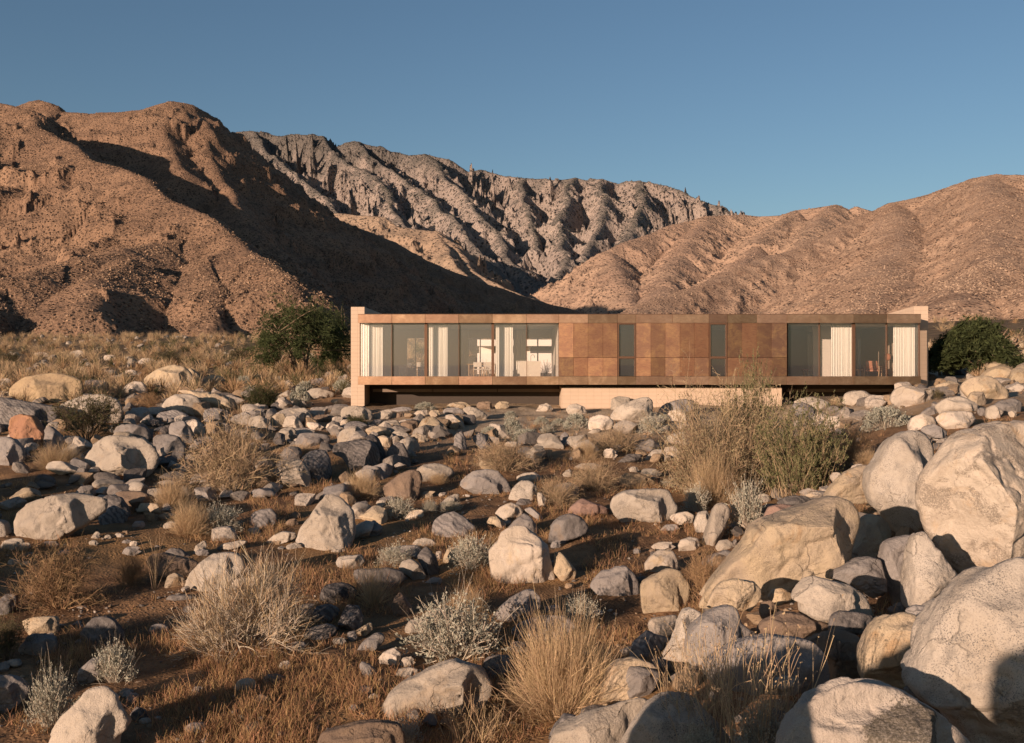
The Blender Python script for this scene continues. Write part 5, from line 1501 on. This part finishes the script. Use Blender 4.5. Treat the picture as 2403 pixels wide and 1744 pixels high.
# kind; tile; x, y of the foot; width; height (tile pixels); what it looks like
PLANTS = """
twig;A;1650,1125;860;540;tall tan twig bush, densely branched, in the middle of the rock field
creosote;A;610,740;540;350;dark creosote bush in front of the mottled pale boulder
brownbush;A;1050,525;260;125;low brown twiggy bush behind the white wedge-shaped rock
straw;A;410,945;380;170;straw-coloured clump left of the big cracked pale boulder
straw;A;1215,1245;310;230;straw clump between brown angular rock and tall tan bush
straw;A;1340,1405;330;210;golden half of the two-toned bush near the streaked boulder
brittle;A;1560,1390;330;190;grey leafy half of the two-toned bush near the streaked boulder
creosote;A;1195,205;270;120;dark bush in the far scrub above the domed tan boulder
creosote;A;60,210;220;120;dark green bush at the picture edge in the far scrub
creosote;A;1700,180;240;120;brown-green bush in the far scrub left of the trees
brownbush;A;1040,295;170;75;reddish brown bush behind the domed tan boulder
greenlow;A;1845,525;260;180;low dark green shrub below the trees
bare;A;1690,600;130;170;sparse upright twigs above the tall tan twig bush
dome;A;1720,365;125;75;round silvery shrub, first one below the trees
dome;A;1810,330;90;55;round silvery shrub right under the tree trunks
dome;A;1785,410;160;60;flat silvery shrub at the top of the low green shrub
dome;B;462,290;160;130;round silvery shrub on the slope before the end wall
dome;B;500,195;140;85;silvery shrub behind the round one on the slope
dome;B;765,190;150;85;silvery shrub touching the house's end wall
greenlow;B;865,445;150;85;low green plant before the pale split boulder
dome;B;1345,315;150;55;silvery plant at the undercroft shadow line
dome;C;310,445;150;130;silvery grey shrub on the bare slope above the gully
dome;C;520,365;115;62;small silvery shrub left of the big one below the plinth
dome;C;638,370;110;52;small silvery shrub touching the big one below the plinth
dome;C;770,390;190;105;big silvery shrub below the plinth, beside the white egg boulder
dome;C;300,305;90;42;small silvery shrub on bare soil under the living room
dome;C;150,445;125;75;silvery shrub in the shadow at the gully end
dome;C;410,475;210;85;wide low silvery shrub above the gully
brittle;C;560,430;120;70;grey shrub beside the wide low silvery shrub
twig;C;260,700;520;215;wide tan twig clump above the lilac-grey dome of rock
twig;C;900,835;440;230;rounded tan twig clump left of the ochre yellow boulder
twig;C;640,935;340;200;tan twig clump over the hidden grey boulder
twig;C;1040,565;500;185;broad tan twig clump before the white egg-shaped boulder
straw;C;830,615;220;130;fine pale straw clump left of the white half-shaded rock
brittle;C;1290,425;210;140;grey-brown shrub below the two pale boulders of the plinth
dome;C;1370,350;110;60;silvery shrub between the pale boulders before the plinth
brittle;C;1430,815;150;80;silvery shrub at the right end of the ochre yellow boulder
brittle;C;1600,970;200;190;silvery shrub in shade beside the speckled oblong boulder
straw;B;900,935;280;170;straw clump behind the pyramid's tip
brittle;B;1165,1080;250;150;spreading silvery bush right of the speckled pyramid boulder
brittle;B;1380,1045;120;95;small silvery bush left of the streaked grey boulder
brittle;B;1530,1030;170;90;grey bush behind the streaked grey boulder
brittle;B;1790,905;190;70;low silvery plants at the foot of the lilac-grey dome
straw;B;470,625;210;75;straw patch between boulders beside the tall twig bush
bare;B;800,1275;160;240;grey leafless shoot at the foot of the speckled pyramid boulder
straw;B;1440,835;160;70;thin straw beside the dark egg-shaped boulder
twiggysage;C;1760,890;1000;730;big pale twiggy sage bush in front of the plinth
sage;D;340,1090;430;760;tall sage green bush rising in front of the plinth's end
sage;D;690,1160;640;610;dense round sage bush right of the tall one
brittle;D;320,1410;330;350;grey-green shrub under the big twiggy sage
straw;D;80,1230;420;330;tan straw at the left foot of the big sage
brownbush;D;1060,960;360;300;reddish twig bush left of the tall grey-white boulder
straw;D;1160,960;190;120;yellow straw in front of the reddish twig bush
dome;D;1300,680;340;140;wide silvery shrub on sandy ground before the house end
tuft;D;930,535;130;85;small spiky yucca before the undercroft
creosote;D;1665,480;100;85;small dark bush at the white veined boulder's end
dryfine;E;420,600;690;430;rounded tan bush of very fine twigs, lower left
brownbush;E;920,420;270;215;purplish brown bush in shade right of the rounded tan bush
bare;E;1090,425;280;400;tall thin dry shoots in front of the tan slab
bigdry;E;1760,905;1000;560;big dry bush, straw on one side and white branching stems on the other
brittle;E;350,1430;340;400;white-stemmed shrub behind the large smooth cream boulder
brittle;E;800,1100;330;290;sparse stalky shrub above the large smooth cream boulder
creosote;E;50,960;360;340;dark leafy shrub in deep shade at the picture edge
tuft;F;980,575;370;330;spiky bunch grass with long blades in front of the dark pinkish slab
brittle;F;1120,275;270;150;arching silvery plant on the heap behind the bunch grass
brittle;F;1665,310;350;240;round silvery bush left of the cream pyramid boulder
brittle;F;1560,970;740;450;large silvery bush behind the rugged cracked boulder
straw;F;1640,640;300;170;pale straw at the back of the large silvery bush
straw;G;660,1345;900;680;large golden straw clump at the picture bottom centre
brittle;G;800,700;280;210;fan-shaped silvery plant on the purple mottled boulder
brownbush;G;1660,530;350;370;dark twig bush between round tan boulder and great slab
stalks;F;1680,1620;640;380;dry branching stalks at the picture bottom below the rugged boulder
brittle;F;1200,1600;330;220;silvery shrub cut by the picture bottom below the rugged boulder
"""
for ln in PLANTS.strip().splitlines():
    k_, t_, xy, w_, h_, lab_ = ln.split(';')
    x_, y_ = map(float, xy.split(','))
    px_, py_ = tile_px(t_, x_, y_)
    D_ = hit(px_, min(py_, 1790))
    plant(k_, px_, py_, float(w_) / 3, float(h_) / 3, lab_, D=D_ + float(w_) / 3 / F * D_ * .25)
for (k_, px_, py_, d_, w_, h_, lab_) in (
        ('stalks', 1765, 1770, 8.2, 330, 330, "tall dry stalks in front of the elongated grey boulder"),
        ('stalks', 1640, 1760, 8.7, 280, 270, "dry stalks left of the tall ones, before the dark granite boulder"),
        ('brittle', 1790, 1780, 8.0, 150, 130, "white leafed shrub beside the lichen boulder"),
        ('brittle', 1640, 1790, 8.1, 110, 90, "small white leafed shrub at the bottom left of the dry stalks")):
    plant(k_, px_, py_, w_, h_, lab_, D=d_, z=-(py_ - HY) / F * d_)

# ------------------------------------------------------------------ trees
def tree(px, py, w, h, label, seed, dD=0.0, trunks=4, low=.12):
    D = hit(px, py) + dD
    x = (px - CX) / F * D
    rng = np.random.default_rng(seed)
    Wm, Hm = w / F * D, h / F * D
    root = empty("desert_tree", (x, D, float(ground_z(x, D)) - .05))
    tag(root, label, "tree", "dark green trees beside the house")
    b, d, tl = fan(trunks, rng, .32, .3)
    limbs = grow(b, d, Hm * .62 * rng.uniform(.8, 1.1, trunks), 8, .45, rng)
    b2 = sprout(limbs, trunks * 9, .55, .75, 6, .5, rng, .4, 1, up=.3)
    m = MB()
    for P, r0, r1 in ((limbs, .085, .03), (b2, .035, .012)):
        for q in P:
            rr = np.linspace(r0, r1, len(q))
            for i in range(len(q) - 1): m.bar(q[i], q[i + 1], rr[i], rr[i + 1], 6)
    m.build("trunk", PM['bark'], root, smooth_shade=True)
    b3 = sprout(b2, 520, .55, .8, 4, .5, rng, .3, 1, up=.1)
    b4 = sprout(b3, 3200, .5, .7, 3, .4, rng, .2, 1, droop=.1)
    pos, dr = along(b4, 20000, rng, .05, 1.08)
    lv = leaf_quads(pos, dr + rng.normal(size=pos.shape) * .5 + np.array([0, 0, .15]), .17, .038, rng)
    V1, F1 = ribbons([(b3, .018, .008), (b4, .010, .004)], rng)
    V = np.concatenate([lv[0], V1]); Fq = np.concatenate([lv[1], F1 + len(lv[0])])
    # fit the crown to its measured spread
    V[:, :2] -= V[:, :2].mean(0); rr_ = np.hypot(V[:, 0], V[:, 1]) / np.percentile(np.hypot(V[:, 0], V[:, 1]), 97)
    V[:, 2] *= (1 - .38 * np.clip(rr_, 0, 1.1) ** 2) * (1 + .10 * np.sin(V[:, 0] * 2.1 + seed) * np.cos(V[:, 1] * 1.7)); r = np.percentile(np.abs(V[:, 0]), 96); zt = np.percentile(V[:, 2], 98)
    root.scale = (Wm / 2 / r, Wm / 2 / r, Hm / zt)
    link("crown", mesh_from("crown", V, Fq, False), PM['green'], root)
tree(708, 887, 185, 168, "broad dark green tree on the slope left of the house", 11)
tree(655, 872, 120, 120, "shorter dark green tree at the outer side of the broad one", 17, 4)
tree(783, 880, 92, 128, "slim dark green tree against the house end wall", 12, 2)
tree(2282, 893, 165, 135, "dark green tree by the far end of the house, uphill", 13)
tree(2216, 890, 62, 78, "small dark green tree between far end wall and bigger tree", 14, 3)

# ------------------------------------------------------------------ ground cover and loose stones
def scatter(n, seed, ymin, ymax, power, wide=.62):
    rng = np.random.default_rng(seed)
    u = rng.uniform(0, 1, n); k = 1 - power
    y = (ymin ** k + u * (ymax ** k - ymin ** k)) ** (1 / k)
    x = rng.uniform(-wide, wide, n) * y
    return x, y, rng

def in_house(x, y): return (x > -8.4) & (x < 21.6) & (y > 50.6) & (y < 64)

def dry_grass():
    x, y, rng = scatter(44000, 31, 10, 60, 1.35, .76)
    n1 = fbm2(x / 2.6, y / 2.6, 51, 3)
    xe = 1.3 + .42 * (y - 12)
    want = .02 + 1.7 * n1 + .40 * np.exp(-((x - .02 * y + .5) / (2.5 + .18 * y)) ** 2) - .7 * smooth(-1, 2, x - xe) - .6 * smooth(40, 48, y) - .45 * smooth(5, 9, -(x + 1.0 - .10 * y)) * (y > 20)
    ok = (rng.uniform(0, 1, len(x)) < want) & ~in_house(x, y)
    x, y = x[ok], y[ok]; N = len(x)
    B = 15
    bx, by = np.repeat(x, B), np.repeat(y, B)
    sz = np.repeat(rng.uniform(.5, 1.25, N) * (.7 + .5 * smooth(-.3, .6, n1[ok])), B)
    bx = bx + rng.normal(size=N * B) * .055 * sz; by = by + rng.normal(size=N * B) * .055 * sz
    az = rng.uniform(0, 6.283, N * B); tl = np.abs(rng.normal(size=N * B)) * .42
    d = np.stack([np.sin(tl) * np.cos(az), np.sin(tl) * np.sin(az), np.cos(tl)], 1)
    L = sz * rng.uniform(.08, .26, N * B)
    P = grow(np.stack([bx, by, ground_z(bx, by) - .01], 1), d, L, 2, .35, rng, droop=.2)
    V, Fq = ribbons([(P, .0075, .003)], rng)
    tag(link("dry_grass", mesh_from("dry_grass", V, Fq, False), PM['grass']), "short golden dry grass growing between the boulders", "grass", kind="stuff")
dry_grass()

def far_scrub():
    x, y, rng = scatter(5600, 33, 52, 300, 1.1, .58)
    n1 = fbm2(x / 14, y / 14, 61, 3)
    left = (x < -9 - .02 * y); right = x > 24 + .2 * (y - 50)
    want = np.where(left, .7 + .6 * n1, np.where(right, .10 + .3 * n1, .12)) * smooth(50, 66, y + np.where(right, 10, 0))
    ok = (rng.uniform(0, 1, len(x)) < want) & ~in_house(x, y) & ~((x > 5) & (x < 24) & (y > 78) & (y < 94))
    x, y = x[ok], y[ok]; N = len(x); B = 90
    r = rng.uniform(.35, 1.25, N) * (1 + .0022 * y)
    az = rng.uniform(0, 6.283, (N, B)); tl = np.abs(rng.normal(size=(N, B))) * .75
    tl = np.minimum(tl, 1.5)
    d = np.stack([np.sin(tl) * np.cos(az), np.sin(tl) * np.sin(az), np.cos(tl)], -1).reshape(-1, 3)
    L = (r[:, None] * rng.uniform(.55, 1.05, (N, B))).ravel()
    b = np.stack([x, y, ground_z(x, y)], 1); b = np.repeat(b, B, 0)
    P = grow(b, d, L, 2, .4, rng)
    V, Fq = ribbons([(P, .024, .014)], rng)
    V = V.reshape(N, -1, 3); Fq = Fq.reshape(N, -1, 4)
    kind = rng.uniform(0, 1, N) + .35 * noise2(x / 20, y / 20, 5)
    for nm, lab, sel, mt in (("dry_scrub", "straw coloured scrub covering the flat below the mountains", kind < .62, 'straw'), ("brown_scrub", "darker brown scrub scattered over the flat below the mountains", (kind >= .62) & (kind < .88), 'brown'), ("green_scrub", "dark green scrub scattered over the flat below the mountains", kind >= .88, 'creo')):
        vv = V[sel].reshape(-1, 3); m = V.shape[1]
        ff = (Fq[sel] - (np.nonzero(sel)[0] * m)[:, None, None] + (np.arange(sel.sum()) * m)[:, None, None]).reshape(-1, 4)
        tag(link(nm, mesh_from(nm, vv, ff, False), PM[mt]), lab, "scrub", kind="stuff")
far_scrub()

def stone_mat():
    k = NT("loose_stone")
    r = k.n("NewGeometry").outputs["Random Per Island"]; v = k.obj()
    c = k.mix(k.ramp(r, .15, .85, False), (.13, .112, .098), (.38, .32, .26))
    c = k.mix(k.math('GREATER_THAN', k.math('FRACT', k.math('MULTIPLY', r, 9.3)), .8), c, (.27, .19, .12))
    c = k.mix(k.ramp(k.noise(v, 9, 5, .7), .45, .7), c, k.mix(.6, c, (.07, .06, .055)))
    n = k.noise(v, 22, 4, .7)
    return k.fin(c, .95, k.bump(n, .03), .1)

def stones(name, label, x, y, size, sub, mat, seed, sink=.25):
    rng = np.random.default_rng(seed)
    U, Fc = ICO[sub]
    temps = []
    for s in range(14):
        b = np.linspace(-math.pi, math.pi, 145)
        R = 1 + .16 * np.sin(2 * b + s) + .1 * np.sin(3 * b + 2 * s)
        p, _ = rock_shape(b, R, rng.uniform(.75, 1.0), sub, 500 + s + seed, cuts=15, rough=1.0, poly=True)
        temps.append(p * np.array([1, 1, rng.uniform(.5, .8)]))
    T = np.array(temps)[rng.integers(0, 14, len(x))]
    a = rng.uniform(0, 6.283, len(x)); c, s_ = np.cos(a)[:, None], np.sin(a)[:, None]
    X = (T[:, :, 0] * c - T[:, :, 1] * s_) * size[:, None]; Y = (T[:, :, 0] * s_ + T[:, :, 1] * c) * size[:, None]; Z = T[:, :, 2] * size[:, None]
    V = np.stack([X + x[:, None], Y + y[:, None], Z + (ground_z(x, y) + size * sink)[:, None]], -1)
    ff = (Fc[None] + (np.arange(len(x)) * len(U))[:, None, None]).reshape(-1, 3)
    tag(link(name, mesh_from(name, V.reshape(-1, 3), ff, False), mat), label, "stones", kind="stuff")

def loose_stones():
    SM = stone_mat()
    # pebbles and cobbles of the near slope
    x, y, rng = scatter(11500, 41, 9, 60, 1.5, .76)
    ch = np.abs(x + 13.5 - .38 * (y - 26) + 1.2 * np.sin(y * .35))
    want = .35 + .8 * fbm2(x / 3.5, y / 3.5, 71, 3) + .8 * np.exp(-(ch / 3) ** 2)
    ok = (rng.uniform(0, 1, len(x)) < want) & ~in_house(x, y)
    x, y = x[ok], y[ok]
    size = .017 * (1 / np.maximum(rng.uniform(0, 1, len(x)), .012)) ** .55 * (1 + y / 70)
    stones("gravel", "loose pebbles and cobbles strewn over the slope", x, y, np.minimum(size, .15), 2, SM, 3)
    # middle sized rocks: denser in the piles before the house and on the left bank
    x, y, rng = scatter(2600, 43, 24, 60, 1.3, .55)
    want = .10 + .85 * np.exp(-((x + 8) / 8) ** 2 - ((y - 41) / 9) ** 2) + .25 * (x < -9) + .35 * ((x > 12) & (y > 40)) - .5 * ((x > -4) & (x < 6) & (y > 44)) - .25 * ((x > -3) & (y < 34))
    ok = (rng.uniform(0, 1, len(x)) < want) & ~in_house(x, y) & ~((x > 4) & (x < 14) & (y > 44))
    x, y = x[ok], y[ok]
    size = rng.uniform(.10, .58, len(x)) ** 1.3 * (.85 + y / 80)
    order = np.argsort(-size / y)
    big, rest = order[:56], order[56:]
    for q, k in enumerate(big):            # the largest of them are things of their own
        p, f = rock_shape(np.linspace(-math.pi, math.pi, 145), 1 + .16 * np.sin(2 * np.linspace(-math.pi, math.pi, 145) + q), .9, 4, 700 + q, cuts=15, poly=True)
        p = p * np.array([1, 1, .68]) * size[k]
        o = link("rock", mesh_from("rock", p, f), ROCK['gptgpk'[q % 6]], loc=(x[k], y[k], float(ground_z(x[k], y[k])) + size[k] * .22))
        o.rotation_euler = (0, 0, q * 1.7)
        zone = ("angular rock in the rubble on the far bank beyond the tall tan twig bush" if x[k] < -9 and y[k] > 40 else
                "angular rock on the shaded bank between the loaf-shaped and cracked pale boulders" if x[k] < -9 else
                "angular rock packed in the rubble below the living room windows" if x[k] < 2 and y[k] > 38 else
                "angular rock in the open grass slope of the middle ground" if x[k] < 5 else
                "angular rock on the sandy rise beside the far end of the house")
        tag(o, zone, "rock", zone.replace("angular rock", "angular rocks"))
    x, y, size = x[rest], y[rest], size[rest]
    stones("stone_field", "smaller rocks filling the gaps between the boulders", x, y, size, 3, SM, 5)
    # the flat below the mountains
    x, y, rng = scatter(2200, 47, 54, 280, 1.3, .58)
    ok = (x < -9) & (rng.uniform(0, 1, len(x)) < .35 + .9 * fbm2(x / 16, y / 16, 73, 3))
    x, y = x[ok], y[ok]
    stones("distant_stones", "white rocks scattered through the scrub on the flat", x, y, rng.uniform(.15, .72, len(x)) ** 1.7 * (1 + y / 260), 2, ROCK['p'], 7, .02)
    # the rubble slope beyond the far end of the house
    x, y, rng = scatter(2600, 49, 48, 100, 1.1, .62)
    ok = (x > 25 + .12 * (y - 50)) & (rng.uniform(0, 1, len(x)) < .75)
    x, y = x[ok], y[ok]
    stones("rubble_slope", "pale rubble covering the slope beyond the far end of the house", x, y, rng.uniform(.2, 1.2, len(x)) ** 1.6, 3, ROCK['t'], 9, .0)
    # gaps of the near boulder pile
    rng = np.random.default_rng(51)
    y = rng.uniform(7.5, 30, 1100); x = 1.3 + .42 * (y - 12) + rng.uniform(-1.0, 15, 1100)
    stones("pile_stones", "stones filling the gaps of the near boulder pile", x, y, rng.uniform(.06, .32, 1100), 3, SM, 11)
loose_stones()
